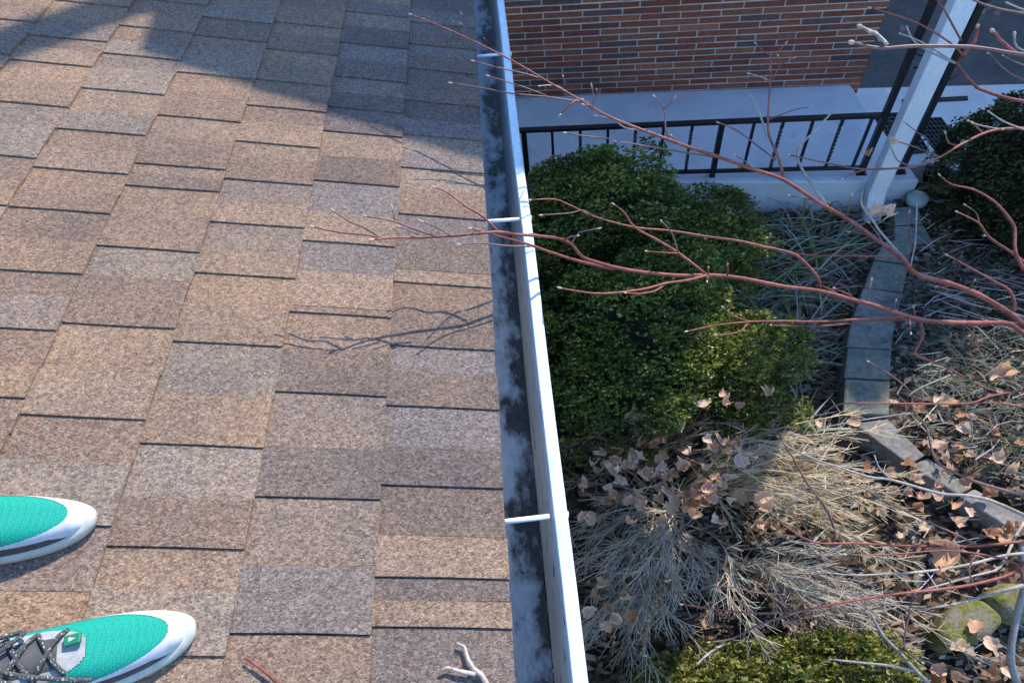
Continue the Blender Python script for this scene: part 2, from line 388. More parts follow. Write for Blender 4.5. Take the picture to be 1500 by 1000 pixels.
extrude_y([(.1205, 2.578), (.124, 2.584), (.148, 2.583), (.1535, 2.578), (.1535, 2.560), (.146, 2.545), (.128, 2.505), (.116, 2.382), (.0862, 2.382), (.0865, 2.3855), (.1145, 2.3855), (.1255, 2.506), (.1435, 2.547), (.150, 2.561), (.150, 2.570), (.1225, 2.571)], GY, jit=.5).build('front_lip', M_lip, gut)
def ferrule(px0, px1):
    a, b = G(*px0, 2.568), G(*px1, 2.568); a.x = -.06
    mb = MB(); mb.tube([a, b], .0062, 10); o = mb.build('spike_tube', M_white, gut, True)
    mb = MB(); mb.tube([Vector((.1535, b.y, 2.568)), Vector((.158, b.y, 2.568))], .008, 8); mb.build('spike_head', M_white, o, True)
ferrule((733, 765), (805, 756)); ferrule((705, 324), (762, 321)); ferrule((695, 82), (747, 79))
# ---------------------------------------------------------------- brick house
WA = Vector((.229, 5.769, 0)); WD = Vector((.9895, -.1444, 0)); WN = Vector((-.1444, -.9895, 0))
def WP(w, off, z): p = WA + WD * w + WN * off; return (p.x, p.y, z)
WR = 3.21; WL = -.55; WTOP = 5.80
def wbox(mb, w0, w1, o0, o1, z0, z1, col=None):       # o1 nearer the camera
    mb.hexa([WP(w0, o1, z0), WP(w1, o1, z0), WP(w1, o0, z0), WP(w0, o0, z0), WP(w0, o1, z1), WP(w1, o1, z1), WP(w1, o0, z1), WP(w0, o0, z1)], col)
bh = tag(empty('brick_house', WP(1.5, -1, 0)), 'red brick house wall standing behind the railed porch', 'house')
mb = MB(); wbox(mb, WL, WR - .008, -4.5, -.0065, 0, 3.2); wbox(mb, .95, WR - .008, -4.5, -.0065, 3.2, WTOP); wall = mb.build('wall', M_mortar, bh)
CP, BP, JT = .0585, .345, .0125
BC = [(0.33, 0.11, 0.06), (0.28, 0.09, 0.055), (0.38, 0.14, 0.075), (0.23, 0.08, 0.058), (0.15, 0.085, 0.075), (0.31, 0.12, 0.075), (0.28, 0.085, 0.055), (0.34, 0.12, 0.065)]
fb = MB(); nb = 0; z = .062; row = 0
while z < WTOP - .05:
    w = WR - (BP if row % 2 else BP / 2) + rnd.uniform(-.006, .006); right = WR; WLz = WL if z < 3.12 else .95
    while right > WLz:
        w0 = max(w, WLz); j = lambda s=.0025: rnd.uniform(-s, s)
        c = rnd.choice(BC); f_ = rnd.uniform(.74, 1.06); c = tuple(x * f_ for x in c)
        d = .0 + rnd.uniform(-.003, .003)
        x0, x1, z0, z1 = w0 + JT * .5, right - (JT * .5 if right < WR else 0), z + JT * .5 + j(.001), z + CP - JT * .5 + j(.001)
        P = [WP(x0, d, z0), WP(x1, d, z0 + j()), WP(x1, -.03, z0), WP(x0, -.03, z0), WP(x0, d, z1), WP(x1, d, z1 + j()), WP(x1, -.03, z1), WP(x0, -.03, z1)]
        if right == WR:                                   # corner bricks return round the end
            P = [WP(x0, d, z0), WP(x1 + d, d, z0), WP(x1 + d, -.2, z0), WP(x0, -.2, z0), WP(x0, d, z1), WP(x1 + d, d, z1), WP(x1 + d, -.2, z1), WP(x0, -.2, z1)]
        if x1 - x0 > .02:
            if .25 < z < 1.36 and x1 > .12 and nb < 298:
                mb = MB(); mb.hexa(P); o = mb.build('brick', M_brick, wall); o.color = (*c, 1); nb += 1
            else: fb.hexa(P, c)
        right = w; w -= BP + rnd.uniform(-.008, .008)
    z += CP; row += 1
tag(fb.build('brick_field', M_brick_far, wall), kind='stuff')
R0, R1 = .90, WR + .06
mb = MB(); wbox(mb, R0, R1, -4.8, .30, 5.81, 5.95)
mb.hexa([WP(R0, .30, 5.951), WP(R1, .30, 5.951), WP(R1, -4.8, 5.951), WP(R0, -4.8, 5.951), WP(R0, -2.2, 6.7), WP(R1, -2.2, 6.7), WP(R1, -2.3, 6.7), WP(R0, -2.3, 6.7)])
rf = mb.build('roof', M_siding, bh)
mb = MB(); wbox(mb, 1.53, 1.69, -1.72, -1.56, 6.0, 8.3); wbox(mb, 1.50, 1.72, -1.75, -1.53, 8.301, 8.4); mb.build('chimney_flue', M_siding, rf)

# ---------------------------------------------------------------- porch, steps, mats
porch = tag(empty('porch', (2.0, 4.9, 0)), 'pale concrete porch with steps beside the brick wall', 'porch')
o = None
mb = MB(); mb.prism([(-.45, 4.56), (3.342, 3.916), (3.319, 5.32), (-.45, 5.87)], 0.0, .35); bevel(mb.build('floor_slab', M_conc, porch), .012, 3)
mb = MB(); mb.prism([(3.344, 4.30), (3.76, 4.24), (3.76, 5.06), (3.335, 5.12)], 0.0, .20); bevel(mb.build('step', M_conc, porch), .01, 2)
mb = MB(); mb.prism([(3.763, 4.29), (4.16, 4.235), (4.16, 5.0), (3.763, 5.06)], 0.0, .10); bevel(mb.build('step', M_conc, porch), .01, 2)
def mat_thing(quad, z, label):
    t = tag(empty('door_mat', ((quad[0][0] + quad[2][0]) / 2, (quad[0][1] + quad[2][1]) / 2, z)), label, 'mat', 'rubber mats on the porch steps')
    mb = MB(); a, b, c, d = [Vector((*q, 0)) for q in quad]      # a far-left, b far-right, c near-right, d near-left
    P = lambda s, r: (a + (b - a) * s) * (1 - r) + (d + (c - d) * s) * r
    mb.prism([P(0, 1), P(1, 1), P(1, 0), P(0, 0)], z + .001, z + .006); mb.build('mat_base', M_rubber, t)
    mb = MB(); nx, ny = 7, 9
    for i in range(nx + 1):
        s = i / nx; e = .018
        mb.prism([P(s - e, 1), P(s + e, 1), P(s + e, 0), P(s - e, 0)], z + .0065, z + .020)
    for j in range(ny + 1):
        r = j / ny; e = .012
        mb.prism([P(0, r + e), P(1, r + e), P(1, r - e), P(0, r - e)], z + .0065, z + .019)
    mb.build('rib_grid', simple('mat_rib_rubber', (.035, .036, .04), .6) if 'mat_rib_rubber' not in bpy.data.materials else bpy.data.materials['mat_rib_rubber'], t)
mat_thing([(3.45, 5.02), (3.725, 4.98), (3.70, 4.42), (3.47, 4.43)], .20, 'black ribbed rubber mat on the upper porch step')
mat_thing([(3.84, 5.01), (4.10, 4.975), (4.08, 4.40), (3.86, 4.43)], .10, 'black ribbed rubber mat on the lower porch step')
a, b = G(1322, 152, .034), G(1418, 147, .034)
mb = MB(); mb.prism([(a.x, a.y), (b.x, b.y), (b.x + .02, b.y + .06), (a.x + .02, a.y + .06)], .031, .042); dr = mb.build('drain_grate', M_rubber)
tag(dr, 'narrow black grate lying across the pale walkway', 'drain')

# ---------------------------------------------------------------- railing, iron column, downspout
rail = tag(empty('porch_railing', WP(1.5, 1.27, .35)), 'black wrought iron railing along the porch edge', 'railing')
def pbar(name, w0, z0, w1, z1, hw, parent, off=1.27, hd=None, twist=False, mat=None):
    mb = MB(); hd = hd or hw
    if abs(w1 - w0) > abs(z1 - z0): 
        mb.hexa([WP(w0, off + hd, z0 - hw), WP(w1, off + hd, z1 - hw), WP(w1, off - hd, z1 - hw), WP(w0, off - hd, z0 - hw), WP(w0, off + hd, z0 + hw), WP(w1, off + hd, z1 + hw), WP(w1, off - hd, z1 + hw), WP(w0, off - hd, z0 + hw)])
    elif not twist: wbox(mb, w0 - hw, w0 + hw, off - hd, off + hd, z0, z1)
    else:
        n = 26; vs = []; fs = []
        for i in range(n + 1):
            t = i / n; an = 2 * math.pi * 2.5 * min(1, max(0, (t - .12) / .76))
            for k in range(4):
                aa = an + math.pi / 4 + k * math.pi / 2
                vs.append(WP(w0 + hw * 1.5 * math.cos(aa), off + hw * 1.3 * math.sin(aa), z0 + (z1 - z0) * t))
        for i in range(n):
            for k in range(4): fs.append((i * 4 + k, i * 4 + (k + 1) % 4, i * 4 + 4 + (k + 1) % 4, i * 4 + 4 + k))
        mb.add(vs, fs)
    return mb.build(name, mat or M_iron, parent)
zt = lambda w: .868 + .011 * (w - 1.7)
pbar('top_rail', .05, zt(.05) + .012, 2.905, zt(2.905) + .012, .0115, rail, hd=.024)
pbar('bottom_rail', .05, .405, 2.905, .405, .009, rail, hd=.018)
for i, w in enumerate((.405, .633, .854, 1.074, 1.291, 1.512, 1.980, 2.196, 2.415, 2.632, 2.842)):
    pbar('baluster', w, .414, w, zt(w), .0105, rail, twist=(i % 2 == 1))
for w in (.175, 1.737): pbar('post', w, .351, w, zt(w), .021, rail)
colm = tag(empty('iron_column', WP(3.1, 1.27, .35)), 'black wrought iron porch column with curled scrolls behind the downspout', 'column')
for w in (2.925, 3.228): 
    pbar('bar', w, .3505, w, 4.35, .021, colm)
    mb = MB(); wbox(mb, w - .04, w + .04, 1.235, 1.305, .3502, .360); mb.build('foot_plate', M_iron, colm)
for zz in (.46, 1.0, 1.54, 2.08, 2.62, 3.16, 3.7):                  # S-scrolls between the bars
    for s in (1, -1):
        pts = []
        for i in range(22):
            t = i / 21; a = t * math.pi * 1.25
            r = .115 * (1 - .25 * t)
            pts.append(WP(3.098 + s * (.115 - r * math.sin(a) * 1.6), 1.27, zz + .25 * t * (1 if s > 0 else 1) + .05 * math.cos(a) + (0 if s > 0 else .22)))
        mb = MB(); mb.tube(pts, .009, 6); mb.build('scroll', M_iron, colm, True)
ds = tag(empty('downspout', WP(3.08, 1.45, 0)), 'white ribbed metal downspout standing before the iron column', 'downspout')
prof = []; wv = .066; dv = .05; nr = 7
for i in range(nr * 2 + 1): prof.append((-wv + 2 * wv * i / (nr * 2), dv + (.005 if i % 2 else -.003)))
for i in range(5): prof.append((wv, dv - 2 * dv * (i + 1) / 6))
for i in range(nr * 2 + 1): prof.append((wv - 2 * wv * i / (nr * 2), -dv + (-.005 if i % 2 else .003)))
for i in range(5): prof.append((-wv, -dv + 2 * dv * (i + 1) / 6))
zs = [.06, .3, 4.35]; mb = MB(); n = len(prof); vs = []
offs = [(.03, .06), (0, 0), (0, 0)]
for zz, (dw, do) in zip(zs, offs):
    for (a, b) in prof: vs.append(WP(3.02 + a + dw, 1.43 + b + do, zz))
fs = [(i * n + k, i * n + (k + 1) % n, (i + 1) * n + (k + 1) % n, (i + 1) * n + k) for i in range(len(zs) - 1) for k in range(n)]
mb.add(vs, fs); mb.build('pipe', M_white, ds)
pr = MB(); wbox(pr, 2.3, 3.4, .02, 1.62, 4.351, 4.50); pr.build('porch_roof', M_white, porch)
# drain pipe and stake light by the porch corner
dp = tag(empty('drain_pipe', (3.6, 4.1, .03)), 'black corrugated drain pipe lying below the porch steps', 'pipe')
mb = MB(); pts = []; rad = []
A_, B_ = G(1352, 258, .08), G(1385, 255, .08)
for i in range(40):
    t = i / 39; pts.append(A_ + (B_ - A_) * t + Vector((0, 0, .02 * math.sin(t * 3)))); rad.append(.058 if i % 4 < 2 else .048)
mb.tube(pts, rad, 14); mb.build('corrugated_tube', M_rubber, dp, True)
sp = G(1341, 296, .2)
st = tag(empty('stake_light', (sp.x, sp.y, .02)), 'pale capped garden light on a stake beside the downspout', 'light')
mb = MB(); mb.tube([(sp.x, sp.y, .02), (sp.x, sp.y, .19)], .012, 8); mb.build('stake', M_greybark, st, True)
mb = MB(); mb.tube([(sp.x, sp.y, .17), (sp.x, sp.y, .20), (sp.x, sp.y, .255), (sp.x, sp.y, .27)], [.05, .078, .082, .05], 16); mb.build('cap', simple('pale_green_plastic', (.33, .38, .35), .6, .15), st, True)

# ---------------------------------------------------------------- timber edging and stones
def slab_block(pts, z0, z1, label, mat=M_block, name='edging_timber', cat='timber', group='timber edging of the raised bed', jit=.006):
    mb = MB(); P = [(p.x + rnd.uniform(-jit, jit), p.y + rnd.uniform(-jit, jit)) for p in pts]
    cx = sum(p[0] for p in P) / 4; cy = sum(p[1] for p in P) / 4
    a = sum(P[i][0] * P[(i + 1) % 4][1] - P[(i + 1) % 4][0] * P[i][1] for i in range(4))
    if a < 0: P = P[::-1]
    mb.prism(P, z0, z1); o = mb.build(name, mat); bevel(o, .01, 2); return tag(o, label, cat, group)
q = lambda *ps: [G(x, y, .20) for x, y in ps]
slab_block(q((1308, 305), (1345, 302), (1350, 328), (1310, 330)), .0, 0.210, 'dark timber piece next to the downspout foot')
slab_block(q((1310, 332), (1352, 330), (1368, 357), (1311, 358)), .0, 0.202, 'short dark timber jutting out beside the pale stake light')
slab_block(q((1298, 352), (1338, 353), (1331, 386), (1281, 380)), .0, 0.206, 'grey weathered timber crossed by the thick red branch')
slab_block(q((1280, 382), (1330, 388), (1322, 428), (1264, 420)), .0, 0.200, 'grey timber with dark knot holes in the edging row')
slab_block(q((1263, 422), (1321, 430), (1312, 468), (1249, 462)), .0, 0.207, 'lichen patched grey timber under the lower red branch')
slab_block(q((1248, 464), (1311, 470), (1306, 511), (1240, 507)), .0, 0.201, 'plain grey timber just below the lower red branch')
slab_block(q((1240, 509), (1306, 513), (1304, 556), (1237, 553)), .0, 0.209, 'smooth dark grey timber in the middle of the straight row')
slab_block(q((1237, 555), (1304, 558), (1303, 609), (1234, 606)), .0, 0.203, 'dark grey timber at the corner of the edging')
slab_block(q((1252, 618), (1303, 610), (1357, 664), (1333, 678)), .0, 0.180, 'dark timber turned diagonally after the edging corner')
slab_block(q((1336, 680), (1360, 667), (1428, 712), (1405, 722)), .0, 0.178, 'diagonal dark timber strewn with fallen leaves')
slab_block(q((1408, 724), (1431, 714), (1520, 762), (1500, 782)), .0, 0.175, 'far end timber of the diagonal edging run')
def stone(pts, z, label):
    mb = MB(); P = [(G(x, y, z).x, G(x, y, z).y) for x, y in pts]
    a = sum(P[i][0] * P[(i + 1) % len(P)][1] - P[(i + 1) % len(P)][0] * P[i][1] for i in range(len(P)))
    if a < 0: P = P[::-1]
    mb.prism(P, 0, z); o = mb.build('mossy_stone', M_stone); bevel(o, .06, 5); tag(o, label, 'stone', 'mossy stones by the low boxwood')
stone([(1372, 925), (1395, 885), (1440, 872), (1478, 905), (1455, 930), (1395, 950)], .22, 'flat stone covered with yellow green moss')
stone([(1440, 868), (1470, 850), (1530, 850), (1530, 905), (1485, 905)], .21, 'mossy stone beyond the dark crack')

# ---------------------------------------------------------------- foliage
def leaves_mesh(name, P, D, size, cols, aspect=.5, xs=1.5):
    """one folded diamond leaf per point P, pointing along D"""
    n = len(P); D = D / np.linalg.norm(D, axis=1, keepdims=True)
    R = rng.normal(size=(n, 3)); S_ = np.cross(D, R); S_ /= np.linalg.norm(S_, axis=1, keepdims=True) + 1e-9
    N_ = np.cross(S_, D); s = size[:, None]
    a = P; b = P + D * s * .5 + S_ * s * aspect * .5 + N_ * s * .08; c = P + D * s; d = P + D * s * .5 - S_ * s * aspect * .5 + N_ * s * .08
    V = np.stack([a, b, c, d], 1)
    V[:, :, 0] = P[:, None, 0] + (V[:, :, 0] - P[:, None, 0]) * xs
    V = V.reshape(-1, 3)
    me = bpy.data.meshes.new(name); me.vertices.add(n * 4); me.vertices.foreach_set('co', V.astype(np.float32).ravel())
    me.loops.add(n * 4); me.loops.foreach_set('vertex_index', np.arange(n * 4, dtype=np.int32))
    me.polygons.add(n); me.polygons.foreach_set('loop_start', np.arange(0, n * 4, 4, dtype=np.int32)); me.polygons.foreach_set('loop_total', np.full(n, 4, np.int32))
    me.update(); a_ = me.color_attributes.new('Col', 'FLOAT_COLOR', 'POINT')
    cc = np.ones((n * 4, 4), np.float32); cc[:, :3] = np.repeat(cols, 4, 0); a_.data.foreach_set('color', cc.ravel()); return me
def rand_dirs(n):
    v = rng.normal(size=(n, 3)); return v / np.linalg.norm(v, axis=1, keepdims=True)
def shrub(name, label, lobes, nclump, per, leaf, palette, group=None, clump_r=(.07, .15), base=None, sunside_col=None):
    """lobes: (cx,cy,cz,rx,ry,rz). Clumps sit on the lobes' skins, sprigs on the clumps."""
    bx = base or (lobes[0][0], lobes[0][1], 0)
    root = tag(empty(name, bx), label, 'shrub', group)
    L = np.array(lobes); wts = (L[:, 3] * L[:, 4] + L[:, 3] * L[:, 5]); wts /= wts.sum()
    li = rng.choice(len(L), nclump, p=wts); d = rand_dirs(nclump); d[:, 2] = np.where(d[:, 2] < -.35, -d[:, 2], d[:, 2])
    C_ = L[li, :3] + d * L[li, 3:6] * rng.uniform(.86, 1.02, (nclump, 1))
    ok = np.ones(nclump, bool)
    for l in L: ok &= (((C_ - l[:3]) / l[3:6]) ** 2).sum(1) > .60
    ok &= C_[:, 2] > .08
    C_ = C_[ok]; d = d[ok]; nC = len(C_); r = rng.uniform(*clump_r, nC)
    k = per; P = np.repeat(C_, k, 0); dd = np.repeat(d, k, 0); rr = np.repeat(r, k)
    o = rand_dirs(nC * k); o = o + dd * .75; o /= np.linalg.norm(o, axis=1, keepdims=True)
    rad = rr * rng.uniform(.35, 1.0, nC * k) ** .6
    P = P + o * rad[:, None] * np.array([1.45, .95, .85])
    sp = 4                                               # leaves of a sprig
    P4 = np.repeat(P, sp, 0); D4 = np.repeat(o, sp, 0) * .6 + rand_dirs(len(P4)) * .8 + np.array([0, 0, .35])
    size = rng.uniform(.7, 1.25, len(P4)) * leaf
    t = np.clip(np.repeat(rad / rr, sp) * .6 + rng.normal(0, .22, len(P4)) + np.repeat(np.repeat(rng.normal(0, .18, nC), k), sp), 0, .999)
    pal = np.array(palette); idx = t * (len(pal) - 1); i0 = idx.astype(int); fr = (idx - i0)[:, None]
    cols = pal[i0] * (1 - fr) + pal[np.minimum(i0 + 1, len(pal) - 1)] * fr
    if sunside_col is not None:
        w_ = np.clip(sunside_col[3](P4), 0, 1)[:, None]; cols = cols * (1 - w_) + np.array(sunside_col[:3]) * w_ * rng.uniform(.6, 1.2, (len(P4), 1))
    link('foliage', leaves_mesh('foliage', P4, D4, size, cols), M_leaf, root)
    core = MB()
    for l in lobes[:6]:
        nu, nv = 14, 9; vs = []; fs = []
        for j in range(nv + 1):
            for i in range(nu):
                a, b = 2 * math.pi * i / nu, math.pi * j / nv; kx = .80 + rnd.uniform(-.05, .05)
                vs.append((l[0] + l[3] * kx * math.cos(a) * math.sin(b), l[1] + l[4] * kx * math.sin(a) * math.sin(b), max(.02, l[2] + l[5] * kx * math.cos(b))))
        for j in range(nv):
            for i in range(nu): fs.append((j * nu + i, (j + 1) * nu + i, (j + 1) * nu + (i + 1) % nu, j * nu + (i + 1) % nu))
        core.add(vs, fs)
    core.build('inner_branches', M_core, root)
    mb = MB()
    for l in lobes[:6]:
        for _ in range(3):
            x, y = l[0] + rnd.uniform(-.05, .05), l[1] + rnd.uniform(-.05, .05)
            mb.tube([(x, y, 0), (x + rnd.uniform(-.1, .1), y + rnd.uniform(-.1, .1), l[2] * .8)], [.02, .012], 6)
    mb.build('stem', M_brownbark, root); return root
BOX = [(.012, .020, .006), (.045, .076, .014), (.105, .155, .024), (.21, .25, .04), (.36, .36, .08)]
LOB = [(.78, 3.30, .40, .78, .55, .54), (.62, 3.55, .50, .50, .38, .54), (1.28, 3.28, .34, .44, .42, .40), (.72, 2.52, .40, .70, .44, .50), (1.25, 2.22, .28, .44, .33, .33), (.55, 2.12, .30, .50, .34, .38)]
for _l in list(LOB):
    for _ in range(6):
        a_, e_ = rnd.uniform(0, 6.283), rnd.uniform(-.05, 1.0)
        LOB.append((_l[0] + _l[3] * math.cos(a_) * math.cos(e_) * .9, _l[1] + _l[4] * math.sin(a_) * math.cos(e_) * .9, max(.12, _l[2] + _l[5] * math.sin(e_) * .9), rnd.uniform(.20, .34), rnd.uniform(.13, .22), rnd.uniform(.10, .17)))
LOB = [(a_[0], a_[1], a_[2] * 1.16, a_[3], a_[4], a_[5] * 1.14) for a_ in LOB]
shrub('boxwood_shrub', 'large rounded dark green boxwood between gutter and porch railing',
      LOB, 1300, 60, .020, BOX, 'evergreen shrubs', (.06, .13), sunside_col=(.16, .15, .03, lambda P: (P[:, 0] - 1.15) * 1.1 * (rng.random(len(P)) < .6)))  # yellow sunlight on the right side is painted into the leaf colours
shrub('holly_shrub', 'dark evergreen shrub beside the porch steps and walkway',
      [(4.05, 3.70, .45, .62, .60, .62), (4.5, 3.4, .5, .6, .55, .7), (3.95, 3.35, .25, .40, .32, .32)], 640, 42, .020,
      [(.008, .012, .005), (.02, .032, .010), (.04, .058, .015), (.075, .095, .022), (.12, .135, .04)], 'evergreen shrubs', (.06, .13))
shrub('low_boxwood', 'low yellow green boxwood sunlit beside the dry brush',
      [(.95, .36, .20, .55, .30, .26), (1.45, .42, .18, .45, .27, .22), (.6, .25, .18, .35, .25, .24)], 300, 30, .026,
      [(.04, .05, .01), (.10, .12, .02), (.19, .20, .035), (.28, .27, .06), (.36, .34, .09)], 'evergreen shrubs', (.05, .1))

# unseen evergreens added beyond the drive to shade drive, walk and raised bed
def shade_tree(x, y, h, r0, label, n, seed, blunt=False):
    root = tag(empty('added_shade_tree', (x, y, 0)), label, 'tree', 'unseen trees added for shade')
    mb = MB(); mb.tube([(x, y, 0), (x, y, h * .5), (x, y, h)], [.22, .14, .03], 8); mb.build('trunk', M_greybark, root)
    g = np.random.default_rng(seed); nb_ = n; zc = h * (.16 + .84 * g.random(nb_) ** .8); rr = (r0 * (1 - (zc / h) ** 5) + .5) if blunt else (r0 * (1 - zc / h) ** .8 + .15)
    a = g.random(nb_) * 6.283; rad = rr * (.25 + .75 * g.random(nb_) ** .6)
    P = np.stack([x + rad * np.cos(a), y + rad * np.sin(a), zc - rad * .25], 1)
    P = np.repeat(P, 9, 0) + g.normal(0, .12, (nb_ * 9, 3)); D = np.repeat(np.stack([np.cos(a), np.sin(a), -.3 + 0 * a], 1), 9, 0) + g.normal(0, .5, (nb_ * 9, 3))
    cols = np.array([(.02, .04, .018)]) * g.uniform(.6, 1.5, (nb_ * 9, 1))
    link('crown', leaves_mesh('crown', P, D, g.uniform(.14, .30, nb_ * 9), cols, .4, 1.0), M_leaf, root)
shade_tree(10.8, 9.4, 12.5, 2.4, 'unseen tall spruce added for shade beyond the drive', 2300, 5)
shade_tree(7.8, 10.4, 8.0, 1.5, 'unseen round topped tree added for shade past the brick house', 2600, 9, True)
shade_tree(13.0, 13.0, 13.5, 3.2, 'unseen broad spruce added for shade farther along the drive', 2600, 6)

# ---------------------------------------------------------------- dry brush shrubs
def brush(name, label, base, tips, nst, twig, colA, colB, seed):
    """arching stems from the base to tips, each with many fine side twigs"""
    r = random.Random(seed); mb = MB()
    root = tag(empty(name, (base[0], base[1], 0.02)), label, 'dry shrub', 'dry twiggy shrubs')
    def col():
        t = r.random(); k = r.uniform(.7, 1.25); return tuple((a * (1 - t) + b * t) * k for a, b in zip(colA, colB))
    for s in range(nst):
        tip = r.choice(tips); T = Vector(tip) + Vector((r.gauss(0, .12), r.gauss(0, .08), r.gauss(0, .05)))
        B = Vector((base[0] + r.gauss(0, .06), base[1] + r.gauss(0, .05), .02))
        mid = (B + T) / 2 + Vector((r.gauss(0, .04), r.gauss(0, .04), .16 + r.uniform(0, .1)))
        pts = smooth_path([B, mid, T], 5); c = col()
        mb.tube(pts, [.0055 * (1 - .75 * i / (len(pts) - 1)) for i in range(len(pts))], 4, c, False)
        for k in range(twig):
            i = r.randint(3, len(pts) - 2); p = pts[i].lerp(pts[i + 1], r.random()); d = (pts[i + 1] - pts[i]).normalized()
            sd = (d * r.uniform(.7, 1.2) + Vector((r.gauss(0, .36), r.gauss(0, .26), r.gauss(0, .2)))).normalized()
            ln = r.uniform(.07, .2); c = col()
            p1 = p + sd * ln * .5 + Vector((0, 0, r.gauss(0, .008))); p2 = p + sd * ln + Vector((r.gauss(0, .015), r.gauss(0, .012), r.gauss(0, .01)))
            mb.tube([p, p1, p2], [.0024, .0020, .0011], 3, c, False)
            for q_ in range(2):
                s2 = (sd + Vector((r.gauss(0, .6), r.gauss(0, .4), r.gauss(0, .3)))).normalized()
                b0 = p.lerp(p1, r.uniform(.4, 1)) if q_ else p1
                mb.tube([b0, b0 + s2 * ln * .6], [.0018, .0010], 3, c, False)
    mb.build('twigs', M_drytwig, root); return root
T = lambda *ps: [tuple(G(x, y, z)) for x, y, z in ps]
GREY, BEIGE, GOLD = (.30, .275, .24), (.47, .40, .29), (.54, .40, .22)
brush('dry_shrub', 'grey feathery dry shrub right beside the gutter', (.85, 1.50), T((900, 800, .55), (870, 850, .45), (930, 840, .62), (985, 820, .6), (1015, 870, .5), (905, 900, .45), (960, 890, .5), (1010, 810, .55), (880, 745, .5), (860, 770, .45)), 34, 17, GREY, BEIGE, 3)
brush('dry_shrub', 'golden straw coloured dry shrub between boxwood and diagonal timber', (1.02, 1.66), T((1120, 690, .5), (1160, 660, .5), (1220, 650, .45), (1270, 690, .4), (1250, 730, .4), (1190, 740, .45), (1290, 770, .3), (1130, 730, .5)), 44, 15, GOLD, BEIGE, 5)
brush('dry_shrub', 'grey spreading dry shrub behind the low boxwood', (1.12, 1.12), T((1180, 850, .35), (1250, 880, .3), (1290, 860, .25), (1230, 920, .25), (1300, 930, .2), (1150, 910, .3), (1080, 920, .4), (1320, 900, .15)), 34, 15, GREY, BEIGE, 8)
brush('dry_shrub', 'brown tangled dry twigs at the foot of the boxwood', (.75, 1.75), T((870, 650, .4), (950, 640, .45), (1040, 640, .45), (1110, 650, .35), (830, 690, .4), (1160, 640, .2)), 26, 14, (.22, .15, .11), (.33, .25, .18), 9)
brush('dry_shrub', 'sparse grey dry sprigs in the gutter shade', (.55, 1.00), T((880, 900, .35), (900, 950, .35), (950, 950, .4), (1000, 960, .4), (870, 970, .3), (920, 920, .4)), 16, 13, GREY, BEIGE, 13)

# ---------------------------------------------------------------- ground litter and grass (uncountable)
def scatter(n, fn, z, zj, size, pal, name, label, cat, aspect=.55, up=.25, mat=M_litter, xs=1.6):
    P = []
    while len(P) < n:
        x, y = rnd.uniform(0.0, 5.2), rnd.uniform(-.2, 4.35)
        if fn(x, y): P.append((x, y, z + rnd.uniform(0, zj)))
    P = np.array(P); D = rand_dirs(n); D[:, 2] *= up
    pal = np.array(pal); cols = pal[rng.integers(0, len(pal), n)] * rng.uniform(.6, 1.3, (n, 1))
    return tag(link(name, leaves_mesh(name, P, D, rng.uniform(*size, n), cols, aspect, xs), mat), label, cat, kind='stuff')
LIT = [(.14, .09, .058), (.22, .15, .098), (.31, .22, .15), (.07, .05, .035), (.38, .30, .22), (.16, .14, .12), (.26, .23, .20)]
low = lambda x, y: x < edge_x(y) - .15 and not (y > 4.1 and x < 3.2)
high = lambda x, y: x > edge_x(y) + .12 and y < 3.95
scatter(7000, low, .03, .03, (.02, .065), LIT, 'leaf_litter', 'brown leaf litter on the lower bed', 'litter')
scatter(7000, high, .175, .03, (.02, .06), LIT, 'leaf_litter', 'brown leaf litter on the raised bed', 'litter')
def twig_litter(n, fn, z, name, label, seed, cols):
    r = random.Random(seed); mb = MB(); k = 0
    while k < n:
        x, y = r.uniform(.1, 5.0), r.uniform(0, 4.3)
        if not fn(x, y): continue
        a = r.gauss(0, .9); L_ = r.uniform(.06, .28); c = tuple(v * r.uniform(.7, 1.2) for v in r.choice(cols))
        p = Vector((x, y, z + r.uniform(.01, .06))); d = Vector((math.cos(a) * 1.3, math.sin(a) * .8, r.uniform(-.1, .2)))
        mb.tube([p, p + d * L_ * .5 + Vector((r.gauss(0, .01), r.gauss(0, .01), .01)), p + d * L_], [.004, .0032, .0018], 3, c, False); k += 1
    tag(mb.build(name, M_drytwig), label, 'twigs', kind='stuff')
TW = [(.42, .40, .37), (.3, .26, .22), (.5, .47, .43), (.2, .15, .12)]
twig_litter(420, low, .03, 'twig_litter', 'thin fallen twigs over the lower bed', 11, TW)
twig_litter(320, high, .175, 'twig_litter', 'thin fallen twigs over the raised bed', 12, TW)
def blades(n, fn, z, hgt, wid, pal, name, label, seed, flat=.5):
    r = random.Random(seed); mb = MB(); k = 0
    while k < n:
        x, y = r.uniform(.1, 5.2), r.uniform(0, 4.3)
        if not fn(x, y, r): continue
        a = r.uniform(0, 2 * math.pi); h = r.uniform(*hgt); w = r.uniform(*wid); c = tuple(v * r.uniform(.65, 1.25) for v in r.choice(pal))
        d = Vector((math.cos(a) * 1.5, math.sin(a), 0)); s = Vector((-d.y, d.x, 0)).normalized() * w
        vs = []; N_ = 5
        for i in range(N_):
            t = i / (N_ - 1); p = Vector((x, y, z)) + d * h * t * (.35 + .65 * t) + Vector((0, 0, h * flat * math.sin(t * math.pi * .62)))
            ww = s * (1 - t * .92); vs += [p - ww, p + ww]
        mb.add(vs, [(2 * i, 2 * i + 1, 2 * i + 3, 2 * i + 2) for i in range(N_ - 1)], c); k += 1
    tag(mb.build(name, M_grass, smooth=True), label, 'grass', kind='stuff')
def clumpfn(cs, base):
    def fn(x, y, r): return base(x, y) and any((x - a) ** 2 / (2.2 * s * s) + (y - b) ** 2 / (s * s) < r.random() for a, b, s in cs)
    return fn
